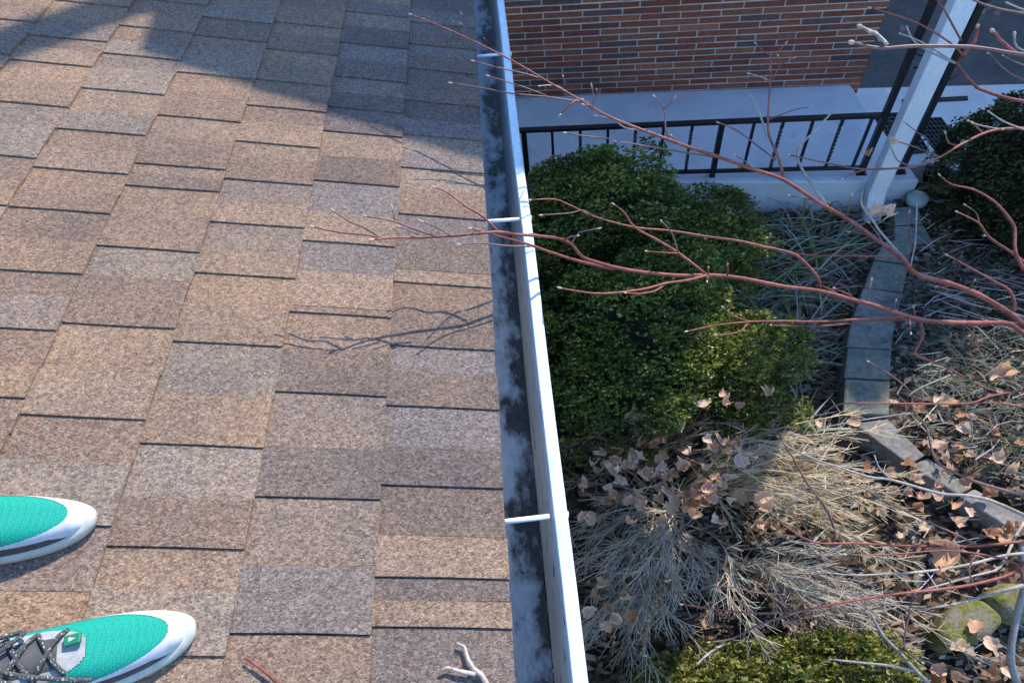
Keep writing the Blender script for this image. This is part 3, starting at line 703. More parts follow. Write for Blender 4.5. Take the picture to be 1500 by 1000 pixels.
gp = lambda *ps: [(G(x, y, .05).x, G(x, y, .05).y, s) for x, y, s in ps]
blades(260, clumpfn(gp((1130, 400, .22), (1180, 380, .2), (1150, 470, .22), (1120, 440, .18), (1200, 420, .2), (1180, 340, .2), (1160, 520, .2), (1215, 330, .18), (1190, 640, .1)), low), .03, (.24, .5), (.008, .014), [(.07, .13, .035), (.11, .18, .05), (.17, .20, .07), (.34, .31, .22), (.42, .39, .30)], 'strap_leaf_grass', 'green and straw strap leaves between boxwood and timber edging', 21, .35)
blades(800, clumpfn(gp((1150, 350, .5), (1190, 500, .45), (1130, 480, .4), (1200, 420, .4)), low), .03, (.08, .3), (.0025, .005), [(.26, .21, .15), (.36, .31, .24), (.2, .15, .10), (.15, .12, .08)], 'dry_grass', 'dry straw grass on the lower bed', 22, .25)
blades(1500, clumpfn(gp((1400, 480, .5), (1450, 560, .5), (1380, 540, .4), (1480, 480, .5), (1400, 430, .4), (1470, 640, .4)), high), .175, (.05, .2), (.003, .006), [(.035, .075, .04), (.05, .10, .055), (.10, .11, .085), (.17, .16, .13)], 'bed_grass', 'sparse bluish green grass on the raised bed', 23, .4)

# ---------------------------------------------------------------- maple tree over the bed
tree = tag(empty('japanese_maple', (4.7, 1.4, .1)), 'bare maple with red branches reaching over the gutter', 'tree')
BUD = MB()
def branch(pts, r0, r1, mat, z0, z1, bud=True, name='branch', zs=None):
    n = len(pts); P = []
    for i, p in enumerate(pts):
        t = i / (n - 1); z = zs[i] if zs else z0 + (z1 - z0) * t
        P.append(G(p[0], p[1], z))
    P = smooth_path(P, 3); m = len(P)
    rad = [.84 * (r0 + (r1 - r0) * i / (m - 1)) * (1 + .14 * math.sin(i * 2.3) * (i % 3 == 0)) for i in range(m)]
    mb = MB(); mb.tube(P, rad, 8); o = mb.build(name, mat, tree, True)
    if bud:
        e = P[-1]; d = (P[-1] - P[-2]).normalized()
        BUD.tube([e - d * .003, e + d * .004, e + d * .010, e + d * .014], [r1 * .8, r1 * 1.4, r1 * 1.15, r1 * .3], 6)
    return P
RED, BRN, PAL_, GRY = M_red, M_brownbark, M_pale, M_greybark
zB1 = [1.9, 1.95, 2.0, 2.05, 2.1, 2.15, 2.2, 2.26, 2.33, 2.4, 2.46, 2.52, 2.58, 2.63, 2.68, 2.72, 2.76, 2.8, 2.84, 2.88, 2.92, 2.95]
b1 = [(1500, 476), (1478, 458), (1434, 432), (1390, 415), (1350, 404), (1333, 394), (1320, 377), (1280, 348), (1240, 320), (1200, 297), (1147, 263), (1103, 248), (1047, 228), (1013, 217), (980, 205), (913, 180), (880, 165), (847, 145), (803, 120), (743, 85), (667, 48), (603, 22)]
P1 = branch(b1, .0125, .0026, RED, 0, 0, zs=zB1)
b2 = [(1500, 490), (1478, 474), (1434, 473), (1390, 472), (1350, 468), (1320, 460), (1280, 447), (1245, 438), (1200, 426), (1150, 420), (1083, 407), (1037, 403), (1003, 404), (950, 400), (907, 393), (877, 385), (853, 376), (837, 358), (820, 350), (793, 346), (750, 343)]
P2 = branch(b2, .0112, .005, RED, 1.88, 2.78, False)
branch([(750, 343), (727, 340), (667, 345), (617, 348), (580, 348), (547, 351)], .0055, .003, RED, 2.78, 2.9)
branch([(556, 350), (543, 345), (500, 341), (460, 333)], .003, .0022, RED, 2.89, 2.93)
branch([(733, 342), (707, 317), (683, 303), (657, 283), (638, 275)], .004, .0022, RED, 2.79, 2.9)
branch([(640, 347), (600, 333), (580, 325), (537, 317)], .0032, .002, BRN, 2.86, 2.92)
branch([(560, 350), (533, 333), (513, 325), (490, 310)], .0032, .002, BRN, 2.89, 2.94)
branch([(578, 324), (577, 316), (575, 307)], .0025, .002, RED, 2.90, 2.92)
branch([(613, 343), (600, 338), (587, 333)], .0028, .002, BRN, 2.87, 2.9)
branch([(660, 345), (640, 333), (620, 325)], .0028, .002, BRN, 2.85, 2.9)
branch([(900, 395), (850, 383), (817, 373), (780, 360), (753, 352), (712, 341), (690, 335)], .006, .0025, RED, 2.5, 2.84)
branch([(777, 361), (740, 360), (705, 356), (675, 358)], .0032, .002, BRN, 2.74, 2.84)
branch([(1200, 424), (1200, 414), (1195, 403), (1177, 383), (1160, 371), (1117, 361), (1083, 353), (1033, 346), (983, 338), (930, 333), (873, 318), (840, 303), (813, 292), (778, 293)], .0075, .0022, RED, 2.22, 2.62)
branch([(1033, 401), (993, 370), (960, 350), (930, 333), (915, 312), (900, 300)], .006, .002, RED, 2.42, 2.6)
branch([(993, 370), (985, 343), (970, 325)], .0035, .002, BRN, 2.47, 2.6)
branch([(1035, 403), (1010, 410), (975, 415), (940, 424), (885, 430), (850, 427), (822, 422)], .0055, .0025, RED, 2.42, 2.6)
branch([(975, 415), (960, 426), (935, 430), (918, 429)], .004, .002, RED, 2.47, 2.55)
branch([(993, 371), (970, 370), (948, 368)], .003, .002, RED, 2.47, 2.55)
branch([(837, 357), (845, 345), (850, 340), (875, 335)], .003, .002, BRN, 2.6, 2.66)
branch([(870, 318), (855, 308), (835, 312), (795, 315)], .0025, .002, BRN, 2.58, 2.66)
branch([(1330, 466), (1317, 465), (1250, 468), (1200, 471), (1150, 470), (1100, 471), (1050, 476), (1007, 485)], .006, .0022, RED, 2.0, 2.4)
branch([(1100, 471), (1075, 463), (1060, 451)], .003, .002, RED, 2.28, 2.36)
branch([(1098, 472), (1080, 487), (1050, 490)], .0032, .002, RED, 2.28, 2.36)
branch([(1340, 468), (1280, 470), (1210, 477), (1150, 477), (1130, 476)], .0035, .002, RED, 2.02, 2.24)
branch([(1310, 375), (1253, 375), (1180, 373), (1130, 362), (1128, 345)], .004, .002, RED, 2.12, 2.35)
branch([(1347, 469), (1352, 490), (1345, 506), (1342, 520), (1383, 536), (1433, 563), (1460, 573)], .008, .003, RED, 1.95, 1.75)
branch([(1500, 571), (1450, 580), (1417, 591), (1333, 591), (1233, 591), (1210, 605)], .0065, .0025, RED, 1.5, 1.7)
branch([(1415, 591), (1460, 590), (1500, 597)][::-1], .005, .004, RED, 1.48, 1.56, False)
branch([(1500, 725), (1440, 709), (1399, 692), (1370, 673), (1357, 626), (1337, 600), (1333, 573), (1300, 546), (1273, 530)], .0085, .003, BRN, 1.2, 1.5)
branch([(1330, 580), (1350, 567), (1388, 551)], .005, .003, PAL_, 1.45, 1.5)
branch([(1500, 754), (1471, 741), (1445, 731), (1411, 725), (1375, 722), (1308, 703), (1272, 698), (1226, 683), (1200, 675), (1165, 660), (1145, 648)], .011, .004, PAL_, .8, 1.0)
branch([(1308, 703), (1290, 688), (1282, 670)], .006, .003, PAL_, .9, .95)
branch([(1334, 605), (1305, 609), (1257, 616), (1200, 627)], .006, .004, PAL_, .7, .6)
branch([(1490, 829), (1480, 840), (1450, 850), (1400, 860), (1337, 867), (1293, 872), (1233, 882), (1183, 892), (1150, 897), (1100, 897), (1050, 892), (1000, 885)], .0085, .0032, RED, 1.05, 1.35)
branch([(1183, 892), (1140, 905), (1107, 917), (1072, 935), (1040, 940)], .006, .003, BRN, 1.2, 1.3)
branch([(1060, 943), (1040, 955), (1020, 973)], .006, .004, PAL_, 1.25, 1.3, False)
branch([(1500, 792), (1433, 799), (1320, 799), (1250, 795), (1193, 794), (1150, 770), (1133, 755)], .0075, .003, RED, 1.0, 1.25)
branch([(1430, 797), (1400, 782), (1360, 764), (1300, 735), (1263, 714)], .0065, .003, BRN, 1.05, 1.2)
branch([(1500, 855), (1490, 826), (1440, 812), (1380, 806), (1300, 812), (1240, 812)], .006, .003, RED, 1.05, 1.2)
branch([(1217, 814), (1223, 787), (1217, 760), (1200, 730), (1180, 704), (1160, 667), (1140, 640)], .009, .005, BRN, .35, .75)
branch([(1500, 810), (1467, 814), (1417, 827), (1350, 837), (1300, 840), (1250, 842), (1200, 837)], .009, .004, PAL_, .75, .8)
branch([(1500, 857), (1450, 870), (1400, 884), (1347, 892)], .011, .005, PAL_, .9, .85)
branch([(1500, 765), (1485, 790), (1465, 830), (1430, 842), (1335, 868)], .009, .004, PAL_, .7, .75)
branch([(1360, 1000), (1337, 977), (1317, 954), (1293, 930), (1277, 900)], .012, .008, GRY, .45, .5, False)
branch([(1337, 982), (1300, 974), (1260, 970), (1217, 965)], .009, .005, GRY, .5, .55)
branch([(1338, 867), (1328, 917), (1325, 947), (1350, 969)], .005, .003, BRN, 1.1, 1.0)
branch([(1434, 805), (1420, 830), (1422, 845), (1430, 860)], .005, .003, BRN, 1.05, 1.0)
branch([(1368, 820), (1390, 850), (1415, 880)], .005, .003, BRN, .95, .9)
branch([(1490, 1000), (1480, 960), (1490, 900), (1500, 850), (1495, 790)], .022, .012, GRY, .3, .7, False)
branch([(1145, 870), (1110, 868), (1060, 858), (1000, 868), (900, 872)][::-1], .005, .003, BRN, .6, .7)
branch([(1035, 870), (1028, 830), (1018, 790)], .010, .006, BRN, .3, .6, False)
# twigs of the upper limb
branch([(1148, 262), (1140, 230), (1127, 200), (1125, 173), (1128, 123), (1130, 80)], .0075, .0028, RED, 2.38, 2.62, False)
for tp in ((1108, 65), (1150, 65)): branch([(1130, 82), ((1130 + tp[0]) / 2, 76), tp], .0026, .002, RED, 2.62, 2.66)
branch([(1127, 118), (1112, 112), (1098, 108)], .0026, .002, PAL_, 2.56, 2.6)
branch([(1131, 118), (1142, 95), (1140, 83)], .0028, .002, RED, 2.56, 2.62); branch([(1142, 95), (1152, 91), (1162, 86)], .0024, .002, RED, 2.6, 2.63)
branch([(1127, 175), (1147, 167), (1167, 160), (1185, 157)], .003, .002, BRN, 2.5, 2.56)
branch([(1123, 200), (1113, 167), (1098, 137)], .0045, .004, PAL_, 2.46, 2.56, False)
branch([(1210, 298), (1180, 257), (1168, 230), (1172, 213), (1193, 193), (1218, 165)], .0062, .004, PAL_, 2.3, 2.5, False)
branch([(1340, 245), (1267, 248), (1207, 238), (1157, 227)], .0045, .003, BRN, 2.3, 2.4)
branch([(983, 207), (975, 190), (973, 160), (960, 143)], .004, .002, BRN, 2.66, 2.78); branch([(973, 160), (980, 153), (987, 145)], .0024, .002, BRN, 2.74, 2.78)
branch([(1047, 230), (983, 220), (940, 213), (903, 207)], .004, .0022, BRN, 2.56, 2.68)
branch([(892, 203), (860, 200), (830, 195)], .0035, .0025, BRN, 2.64, 2.7)
branch([(1137, 235), (1105, 210), (1077, 190), (1053, 180)], .004, .0025, BRN, 2.42, 2.54)
branch([(947, 192), (915, 187), (900, 175), (875, 170)], .003, .002, PAL_, 2.66, 2.7)
branch([(860, 150), (832, 147), (800, 142), (750, 137), (700, 128), (662, 122)], .0042, .002, BRN, 2.74, 2.86)
branch([(800, 118), (772, 109), (733, 100), (695, 90)], .0036, .002, BRN, 2.8, 2.88)
branch([(800, 140), (765, 127), (717, 112)], .003, .002, BRN, 2.78, 2.86); branch([(845, 146), (820, 128), (805, 125), (792, 126)], .003, .002, PAL_, 2.75, 2.8)
for a_, b_ in (((868, 160), (867, 128)), ((868, 150), (874, 133)), ((824, 132), (825, 113)), ((675, 50), (665, 33)), ((690, 56), (676, 36)), ((688, 52), (677, 22)), ((640, 38), (622, 28)), ((712, 66), (710, 57))):
    branch([a_, ((a_[0] + b_[0]) / 2 + 2, (a_[1] + b_[1]) / 2), b_], .0026, .0018, BRN, 2.8, 2.86)
# cluster at the upper right
branch([(1530, 84), (1500, 81), (1421, 69), (1336, 68), (1290, 71), (1250, 63)], .0065, .005, BRN, 2.95, 3.0)
branch([(1300, 66), (1286, 52), (1262, 40)], .0055, .0045, PAL_, 3.0, 3.02); branch([(1290, 60), (1283, 48), (1276, 47)], .005, .0045, PAL_, 3.0, 3.02)
branch([(1600, 175), (1540, 158), (1500, 149), (1468, 142), (1435, 130), (1428, 125), (1402, 94), (1410, 84), (1408, 79), (1392, 63), (1342, 33), (1276, 12)], .010, .003, RED, 2.2, 2.7)
branch([(1402, 94), (1375, 82), (1340, 62), (1328, 38)], .0055, .004, PAL_, 2.45, 2.55, False); branch([(1398, 92), (1350, 62), (1320, 50)], .004, .003, PAL_, 2.46, 2.55)
branch([(1408, 60), (1395, 36), (1380, 10), (1365, -6), (1345, -20)], .0045, .003, RED, 2.55, 2.65, False)
branch([(1410, 82), (1428, 60), (1432, 40)], .009, .005, RED, 2.6, 2.7); branch([(1490, 80), (1468, 62), (1455, 47)], .008, .005, RED, 2.75, 2.8)
branch([(1540, 22), (1500, 20), (1450, 10), (1420, -3)], .005, .004, BRN, 2.8, 2.85, False); branch([(1510, 20), (1492, 12), (1478, 6)], .004, .003, PAL_, 2.8, 2.82)
branch([(1530, 130), (1480, 108), (1450, 80), (1447, 78)], .0045, .003, BRN, 2.5, 2.6); branch([(1510, 100), (1480, 88), (1470, 82)], .0035, .0025, BRN, 2.5, 2.55); branch([(1520, 82), (1490, 70), (1486, 52)], .0045, .004, PAL_, 2.7, 2.75)
branch([(1530, 190), (1500, 188), (1461, 190), (1435, 198), (1402, 215), (1375, 231), (1329, 246), (1270, 248), (1235, 262)], .008, .0025, RED, 2.1, 2.4)
branch([(1375, 229), (1339, 215), (1318, 208), (1296, 198)], .004, .002, BRN, 2.26, 2.34); branch([(1358, 228), (1359, 205), (1345, 195), (1327, 181)], .003, .002, BRN, 2.28, 2.34)
branch([(1340, 246), (1315, 235), (1305, 215)], .0035, .002, BRN, 2.3, 2.36); branch([(1405, 213), (1390, 210), (1385, 196)], .004, .003, RED, 2.22, 2.28)
branch([(1500, 190), (1470, 178), (1450, 165)], .0045, .003, PAL_, 2.15, 2.2); branch([(1470, 190), (1440, 185), (1420, 178)], .0045, .003, PAL_, 2.17, 2.2); branch([(1440, 196), (1432, 188), (1425, 181)], .005, .004, RED, 2.2, 2.24)
branch([(1500, 395), (1487, 370), (1486, 335), (1476, 317), (1456, 295), (1427, 278), (1394, 270), (1377, 257)], .0095, .0032, RED, 1.9, 2.15)
branch([(1530, 410), (1500, 385), (1485, 372), (1449, 348), (1434, 327), (1403, 311)], .010, .003, RED, 1.85, 2.05)
branch([(1434, 327), (1430, 312), (1415, 301)], .0032, .002, BRN, 1.96, 2.0); branch([(1452, 350), (1445, 345), (1440, 346)], .006, .005, PAL_, 1.95, 1.96, False)
branch([(1480, 460), (1486, 447), (1478, 425), (1456, 412), (1421, 392), (1388, 374)], .009, .003, RED, 1.92, 2.1)
branch([(1333, 392), (1340, 360), (1342, 330), (1343, 298)], .0036, .003, PAL_, 2.1, 2.2, False); branch([(1337, 370), (1331, 335), (1332, 312)], .0032, .002, RED, 2.12, 2.2)
branch([(1330, 385), (1290, 340), (1280, 325), (1262, 300), (1264, 280)], .005, .004, PAL_, 2.1, 2.3, False)
for k in range(26):                                      # thin pale grasses and sticks leaning across the raised bed
    x, y = rnd.uniform(1350, 1500), rnd.uniform(390, 470); L_ = rnd.uniform(40, 130); a = rnd.uniform(.1, .45)
    branch([(x + L_, y + L_ * a), (x + L_ * .5, y + L_ * a * .55), (x, y)], .004, .0022, PAL_ if k % 3 else BRN, .25, .4, False, name='low_twig')
for (pts_) in ([(1460, 425), (1500, 445)], ):
    pass
# short spur twigs along every main limb
for P_, n_ in ((P1, 14), (P2, 12)):
    for k in range(n_):
        i = rnd.randint(4, len(P_) - 4); p = P_[i]; d = (P_[i + 1] - p).normalized()
        s_ = (d + Vector((rnd.gauss(0, .7), rnd.gauss(0, .7), rnd.gauss(0.3, .5)))).normalized(); L_ = rnd.uniform(.03, .10)
        mb = MB(); e = p + s_ * L_; mb.tube([p, p + s_ * L_ * .5 + Vector((0, 0, .006)), e], [.003, .0024, .0018], 6); mb.build('spur', rnd.choice([RED, BRN]), tree, True)
        BUD.tube([e, e + s_ * .008, e + s_ * .012], [.0024, .0034, .001], 6)
# limbs down to the trunk, out of the picture
mb = MB()
A1 = Vector((4.7, 1.4, .05))
mb.tube(smooth_path([A1, (4.5, 1.35, .6), (3.7, 1.35, 1.1), (2.7, 1.35, 1.6), G(1500, 476, 1.9)], 4), [.075 - .058 * i / 16 for i in range(17)], 10)
mb.build('trunk', M_greybark, tree, True)
for (px, py, z) in ((1500, 490, 1.88), (1500, 571, 1.5), (1500, 725, 1.2), (1500, 754, .8), (1490, 829, 1.05), (1500, 792, 1.0), (1530, 410, 1.85), (1530, 190, 2.1), (1600, 175, 2.2), (1530, 84, 2.95), (1500, 810, .75), (1500, 857, .9), (1500, 395, 1.9), (1540, 22, 2.8)):
    e = G(px, py, z); s_ = Vector((4.4, 1.36, .75)); m_ = (e + s_) / 2 + Vector((.1, 0, .12))
    if z > 2.05: m_ = Vector((3.2, e.y * .6 + .5, z - .15))
    mb = MB(); pp = smooth_path([s_, m_, e], 5); mb.tube(pp, [.024 - .015 * i / (len(pp) - 1) for i in range(len(pp))], 8); mb.build('limb', M_red, tree, True)
tag(BUD.build('buds', M_bud, tree, True), kind='stuff')

# ---------------------------------------------------------------- dry maple leaves
def leaf_var(seed):
    r = random.Random(seed); outline = []
    lob = [(-155, .66), (-132, .62), (-112, .82), (-92, .86), (-72, .72), (-54, .90), (-38, .88), (-20, .74), (-7, .98), (7, .98), (20, .74), (38, .88), (54, .90), (72, .72), (92, .86), (112, .82), (132, .62), (155, .66), (180, .4)]
    curl = r.uniform(.8, 1.7); tw = r.uniform(-.5, .5); vs = [(0, 0, 0)]; ring = []
    for a, R in lob:
        for f_ in (.55, 1.0):
            rr = R * f_ * r.uniform(.88, 1.1); an = math.radians(a + r.uniform(-6, 6))
            x, y = rr * math.cos(an), rr * math.sin(an)
            zc = curl * (rr ** 2) * (.6 + .5 * math.sin(2 * an + tw)) + r.uniform(-.13, .13)
            k = 1 - .32 * curl * rr
            ring.append((x * k, y * k, zc))
    vs += ring; n = len(lob); fs = []
    for i in range(n):
        j = (i + 1) % n; a0, a1, b0, b1 = 1 + 2 * i, 2 + 2 * i, 1 + 2 * j, 2 + 2 * j
        fs += [(0, a0, b0), (a0, a1, b1, b0)]
    b = len(vs); vs += [(-.1, .018, .0), (-.1, -.018, 0), (-.75, .012, .12), (-.75, -.012, .12)]; fs.append((b, b + 1, b + 3, b + 2))
    me = bpy.data.meshes.new('dry_leaf'); me.from_pydata(vs, [], fs); me.update(); me.materials.append(M_dryleaf)
    me.polygons.foreach_set('use_smooth', np.ones(len(me.polygons), bool)); return me
LV = [leaf_var(s) for s in range(8)]
def put_leaf(px, py, z, s, label, group, flat=.45):
    p = G(px, py, z); o = bpy.data.objects.new('dry_leaf', rnd.choice(LV)); COL.objects.link(o)
    Rm = Matrix.Rotation(rnd.uniform(0, 6.28), 4, 'Z') @ Matrix.Rotation(rnd.gauss(0, flat), 4, 'X') @ Matrix.Rotation(rnd.gauss(0, flat), 4, 'Y')
    o.matrix_world = Matrix.Translation(p) @ Matrix.Diagonal((1.5, .92, .92, 1)) @ Rm @ Matrix.Scale(s, 4)
    return tag(o, label, 'leaf', group)
LA = [(867, 680), (877, 690), (903, 674), (905, 692), (927, 684), (937, 672), (970, 675), (930, 720), (973, 714), (990, 700), (970, 730), (990, 734), (1000, 745), (1020, 754), (1027, 735), (1030, 704), (1057, 710), (1060, 699), (1083, 675), (1067, 732), (1083, 724), (1018, 725), (885, 855), (873, 874), (860, 895), (890, 890), (902, 907), (892, 917), (920, 870), (928, 904),
      (1030, 590), (1060, 580), (1063, 592), (1080, 594), (922, 612), (940, 610), (967, 620), (995, 622), (930, 635), (972, 643), (935, 650), (885, 662), (928, 662), (1045, 655), (1080, 660), (1005, 683), (1035, 685), (1110, 668), (1130, 577), (1012, 738)]
for _ in range(60): LA.append((min(1120, max(855, rnd.gauss(985, 70))), min(765, max(640, rnd.gauss(705, 32)))))
for x, y in LA: put_leaf(x, y, .70 if y < 780 else .6, rnd.uniform(.040, .056), 'curled tan maple leaf caught on the shrubs', 'dry leaves caught on the shrubs', .55)
LB = [(1226, 675), (1265, 682), (1282, 632), (1349, 598), (1365, 612), (1406, 605), (1413, 628), (1457, 633), (1423, 668), (1406, 673), (1387, 694), (1413, 706), (1368, 649), (1385, 672), (1332, 681), (1334, 694), (1344, 704), (1303, 718), (1330, 723), (1353, 730), (1380, 730), (1344, 740), (1399, 742), (1373, 713), (1303, 693), (1404, 656), (1397, 655), (1459, 673), (1480, 692), (1449, 725), (1447, 718), (1234, 757), (1260, 759), (1346, 765), (1399, 764), (1449, 781), (1485, 773), (1471, 788), (1495, 773), (1325, 785), (1492, 651), (1275, 690), (1250, 620), (1450, 553), (1370, 585), (1390, 590), (1420, 610), (1230, 700), (1290, 750), (1420, 750), (1200, 620), (1180, 618), (1226, 855), (1240, 870), (1115, 858), (1160, 917), (1230, 990), (1270, 985), (1175, 840), (1230, 850)]
for x, y in LB: put_leaf(x, y, .235 if x > 1320 else .28, rnd.uniform(.040, .062), 'fallen tan maple leaf by the diagonal timbers', 'fallen leaves by the diagonal timbers', .4)
LC = [(1450, 780), (1474, 776), (1493, 774), (1429, 918), (1400, 942), (1421, 959), (1449, 942), (1376, 978), (1393, 988), (1448, 990), (1376, 998), (1480, 985), (1465, 965)]
for x, y in LC: put_leaf(x, y, .235, rnd.uniform(.045, .065), 'curled dry leaf lying around the mossy stones', 'dry leaves around the mossy stones', .4)
put_leaf(1387, 803, 1.06, .10, 'big pale maple leaf snagged on a red branch', None, .3)
put_leaf(1470, 545, .3, .09, 'broad pale leaf lying on the raised bed grass', None, .3)
for x, y in ((1275, 223), (1312, 210)): put_leaf(x, y, 2.34, .026, 'small crumpled leaf hanging before the iron column', 'leaves hanging before the column', .8)
for x, y in ((1286, 303), (1296, 312), (1312, 302), (1280, 315)): put_leaf(x, y, 2.15, .042, 'crumpled brown leaf cluster hanging below the downspout foot', 'leaf cluster on the red twig', .9)

# pale forked twig lying on the shingles, with a thin red one
tw = tag(empty('fallen_twig', GR(690, 985)), 'pale forked twig lying on the bottom shingles', 'twig')
mb = MB()
def roofpt(px, py, h=.02): p = GR(px, py); return p + Vector((SN, 0, CS)) * h
mb.tube([roofpt(*p) for p in ((715, 1010), (703, 990), (692, 982), (684, 968), (679, 950), (668, 945))], [.006, .0055, .005, .004, .0035, .003], 7)
mb.tube([roofpt(*p) for p in ((695, 990), (670, 985), (655, 980), (646, 984))], [.0045, .004, .003, .003], 7)
mb.build('forked_stick', M_pale, tw, True)
mb = MB(); mb.tube([roofpt(*p, .018) for p in ((412, 1005), (398, 992), (380, 978), (362, 966))], [.0036, .0034, .0028, .002], 6)
tag(mb.build('red_twig', M_red, None, True), 'thin red twig lying on the shingles near a shoe', 'twig')

# ---------------------------------------------------------------- running shoes
def mesh_mat():
    m = NM('teal_knit', 0.7, 0.3)
    v = m.node('ShaderNodeTexVoronoi'); v.inputs['Scale'].default_value = 330; m.ln(m.coord((.6, 1, .6)), v.inputs['Vector']); v.distance = 'CHEBYCHEV'; v.inputs['Randomness'].default_value = 0.25
    c = m.ramp(v.outputs['Distance'], [(0.1, (0.0, 0.33, 0.235)), (0.55, (0.0, 0.20, 0.15))]); m.color(c)
    m.bump(v.outputs['Distance'], 0.5, 0.003); return m.m
M_teal = mesh_mat()
M_shoewhite = simple('white_shoe_overlay', (.43, .45, .50), .65, .10, 60, .3, .05)
M_shoedark = simple('charcoal_shoe_side', (.055, .058, .06), .6, .3, 90, .3, .1)
M_shoegrey = simple('grey_shoe_vamp', (.27, .28, .29), .7, .2, 70)
M_sole = simple('pale_foam_sole', (.38, .40, .36), .75, .15, 60)
M_green = simple('green_tag', (.008, .17, .08), .5, .15)
def lace_mat():
    m = NM('speckled_lace', .8, .2)
    w = m.node('ShaderNodeTexNoise'); w.inputs['Scale'].default_value = 330; m.ln(m.coord((1, .8, 1)), w.inputs['Vector'])
    m.color(m.ramp(w.outputs['Fac'], [(0.60, (.05, .052, .055)), (0.68, (.45, .45, .45))])); return m.m
M_lace = lace_mat()
def shoe(tip_px, back_px, label, W_=.062, L_=.56, laces=True):
    tip = GR(*tip_px); bk = GR(*back_px); N = Vector((SN, 0, CS)); D = (bk - tip); D -= N * D.dot(N); D.normalize()
    Sd = N.cross(D)                                       # sideways; sign fixed so that +s is away from the sun side
    if Sd.y > 0: Sd = -Sd
    root = tag(empty('running_shoe', tip + D * .3), label, 'shoe', 'pair of running shoes on the roof')
    base = tip + N * .0175
    def wid(t): return W_ * (1 - (1 - min(t / .34, 1)) ** 2.3) ** .55 * (1 - .10 * max(0, (t - .45))) if t < .999 else W_ * .5
    def top(t):
        return .040 + .034 * min(t / .3, 1) ** .8 + .052 * max(0, min((t - .3) / .35, 1)) ** 1.3
    nt_, na = 150, 96; pts = []
    ts = [(i / nt_) ** 1.5 for i in range(nt_ + 1)]
    def P(t, a):                                          # a 0..1 across, over the top
        th = math.pi * a; e = .62
        c, s = math.cos(th), math.sin(th); w = wid(t) * .97; h = top(t) * min(1, (t / .05) ** .45) - .016 if t > 0 else .008
        x = -math.copysign(abs(c) ** e, c) * w; z = .016 + max(h, .004) * abs(s) ** .8
        return base + D * (t * L_ + .004) + Sd * x + N * z
    grid = [[P(t, j / na) for j in range(na + 1)] for t in ts]
    reg = {}
    for i in range(nt_):
        for j in range(na):
            t = (ts[i] + ts[i + 1]) / 2; a = (j + .5) / na; s = (a - .5) * 2
            tl = t * L_
            inner = ((tl - .20) / .168) ** 2 + (s / .68) ** 2 if tl < .2 else (s / .68) ** 2
            if tl > .155 and abs(s) < .36 + (tl - .155) * .5 and tl < .46 and ((tl - .155) > .05 * (s / .36) ** 2 + .0): r_ = 'vamp'
            elif inner < 1: r_ = 'upper'
            elif s > .74 and tl > .035 + (.97 - s) * .12: r_ = 'side_panel'
            elif s < -.84 and tl > .09: r_ = 'heel_overlay'
            else: r_ = 'toe_overlay'
            reg.setdefault(r_, []).append((i, j))
    mats = dict(upper=M_teal, vamp=M_shoegrey, side_panel=M_shoedark, heel_overlay=M_shoegrey, toe_overlay=M_shoewhite)
    for r_, cells in reg.items():
        mb = MB(); ix = {}
        lift = .0016 if r_ in ('toe_overlay', 'vamp') else 0
        def vi(i, j):
            if (i, j) not in ix: ix[(i, j)] = len(mb.v); mb.v.append(tuple(grid[i][j] + (N * lift)))
            return ix[(i, j)]
        for i, j in cells: mb.f.append((vi(i, j), vi(i, j + 1), vi(i + 1, j + 1), vi(i + 1, j)))
        mb.build(r_, mats[r_], root, True)
    mb = MB(); sec = []; m_ = 48                          # foam sole
    for lay, (off, z) in enumerate(((-.002, -.013), (.003, -.006), (.005, .006), (.003, .015), (-.004, .019))):
        ring = []
        for side in (1, -1):
            rg = range(m_ + 1) if side == 1 else range(m_ - 1, 0, -1)
            for i in rg:
                t = (i / m_) ** 1.5; w = wid(t) + off
                ring.append(base + D * (t * L_ - off * (1 - t) * (1 if t < .3 else 0)) + Sd * side * max(w if t > 0 else 0, 0) + N * (z + .010 * max(0, 1 - t / .12) ** 2))
        sec.append(ring)
    n = len(sec[0]); vs = [p for r_ in sec for p in r_]
    fs = [(l * n + k, l * n + (k + 1) % n, (l + 1) * n + (k + 1) % n, (l + 1) * n + k) for l in range(4) for k in range(n)]
    fs += [tuple(range(n - 1, -1, -1)), tuple(4 * n + k for k in range(n))]
    mb.add(vs, fs); mb.build('sole', M_sole, root, True)
    mb = MB(); ring = [p - N * .0035 - D * 0 for p in sec[0]]; vs = ring + [p + N * .003 for p in ring]
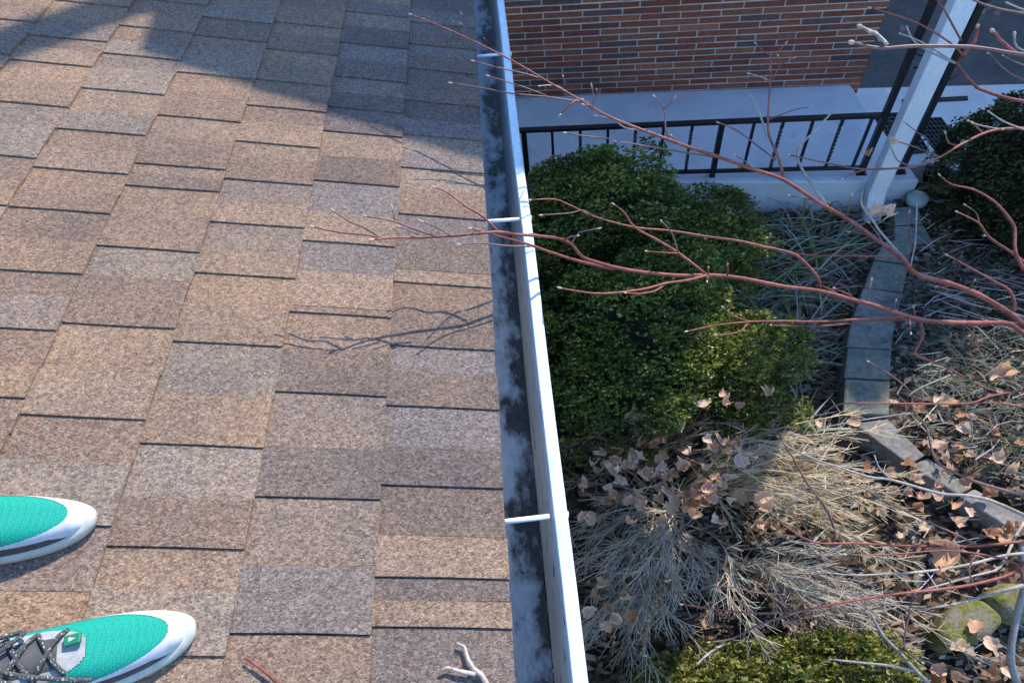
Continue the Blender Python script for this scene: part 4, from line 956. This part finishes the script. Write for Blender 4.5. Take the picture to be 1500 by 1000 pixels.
    mb.add(vs, [tuple(range(n - 1, -1, -1)), tuple(range(n, 2 * n))] + [(k, (k + 1) % n, n + (k + 1) % n, n + k) for k in range(n)]); mb.build('outsole', M_shoedark, root)
    def sp(tl, s, h=.004): 
        t = tl / L_; return P(t, s / 2 + .5) + N * h
    def lace(pts, r=.0042):
        mb = MB(); mb.tube(smooth_path([sp(*p) for p in pts], 5), r, 7); mb.build('lace', M_lace, root, True)
    mb = MB(); vs = []; K = 8
    for i in range(K + 1):
        tl = .195 + .24 * i / K
        for j in range(7): vs.append(sp(tl, (j - 3) / 3 * (.16 + .10 * i / K), .0035 + .004 * (1 - ((j - 3) / 3) ** 2)))
    mb.add(vs, [(i * 7 + j, i * 7 + j + 1, i * 7 + 8 + j, i * 7 + 7 + j) for i in range(K) for j in range(6)]); mb.build('tongue', M_shoedark, root, True)
    if laces:
        for k in range(5):
            tl = .185 + .042 * k; g = .30 + .03 * k
            lace([(tl, -g, .003), (tl + .012, -.1, .012), (tl + .03, .1, .014), (tl + .042, g, .003)])
            lace([(tl, g, .003), (tl + .012, .1, .010), (tl + .03, -.1, .012), (tl + .042, -g, .003)])
        lace([(.27, .05, .02), (.235, .22, .022), (.19, .42, .012), (.165, .55, .008), (.15, .62, .004)], .004)
        lace([(.28, .1, .02), (.25, .34, .02), (.22, .5, .010), (.20, .66, .004)], .004)
        lace([(.27, -.05, .022), (.24, -.28, .026), (.25, -.42, .02), (.29, -.3, .022)], .004)
        mb = MB(); a = sp(.172, -.06, .007); e1, e2 = D * .013, Sd * .009
        vs = [a - e1 - e2, a + e1 - e2, a + e1 + e2, a - e1 + e2]; mb.hexa([*vs, *[p + N * .008 for p in vs]]); tg = bevel(mb.build('lace_tag', M_green, root), .002)
        mb = MB(); c_ = a + N * .0092; mb.add([c_ - D * .006, c_ + D * .005 + Sd * .004, c_ + D * .005 - Sd * .004], [(0, 1, 2)]); mb.build('tag_mark', M_shoewhite, tg)
shoe((290, 925), (120, 972), 'teal and white running shoe with loose speckled laces showing')
shoe((146, 768), (0, 785), 'teal and white running shoe showing only its smooth toe', laces=True)
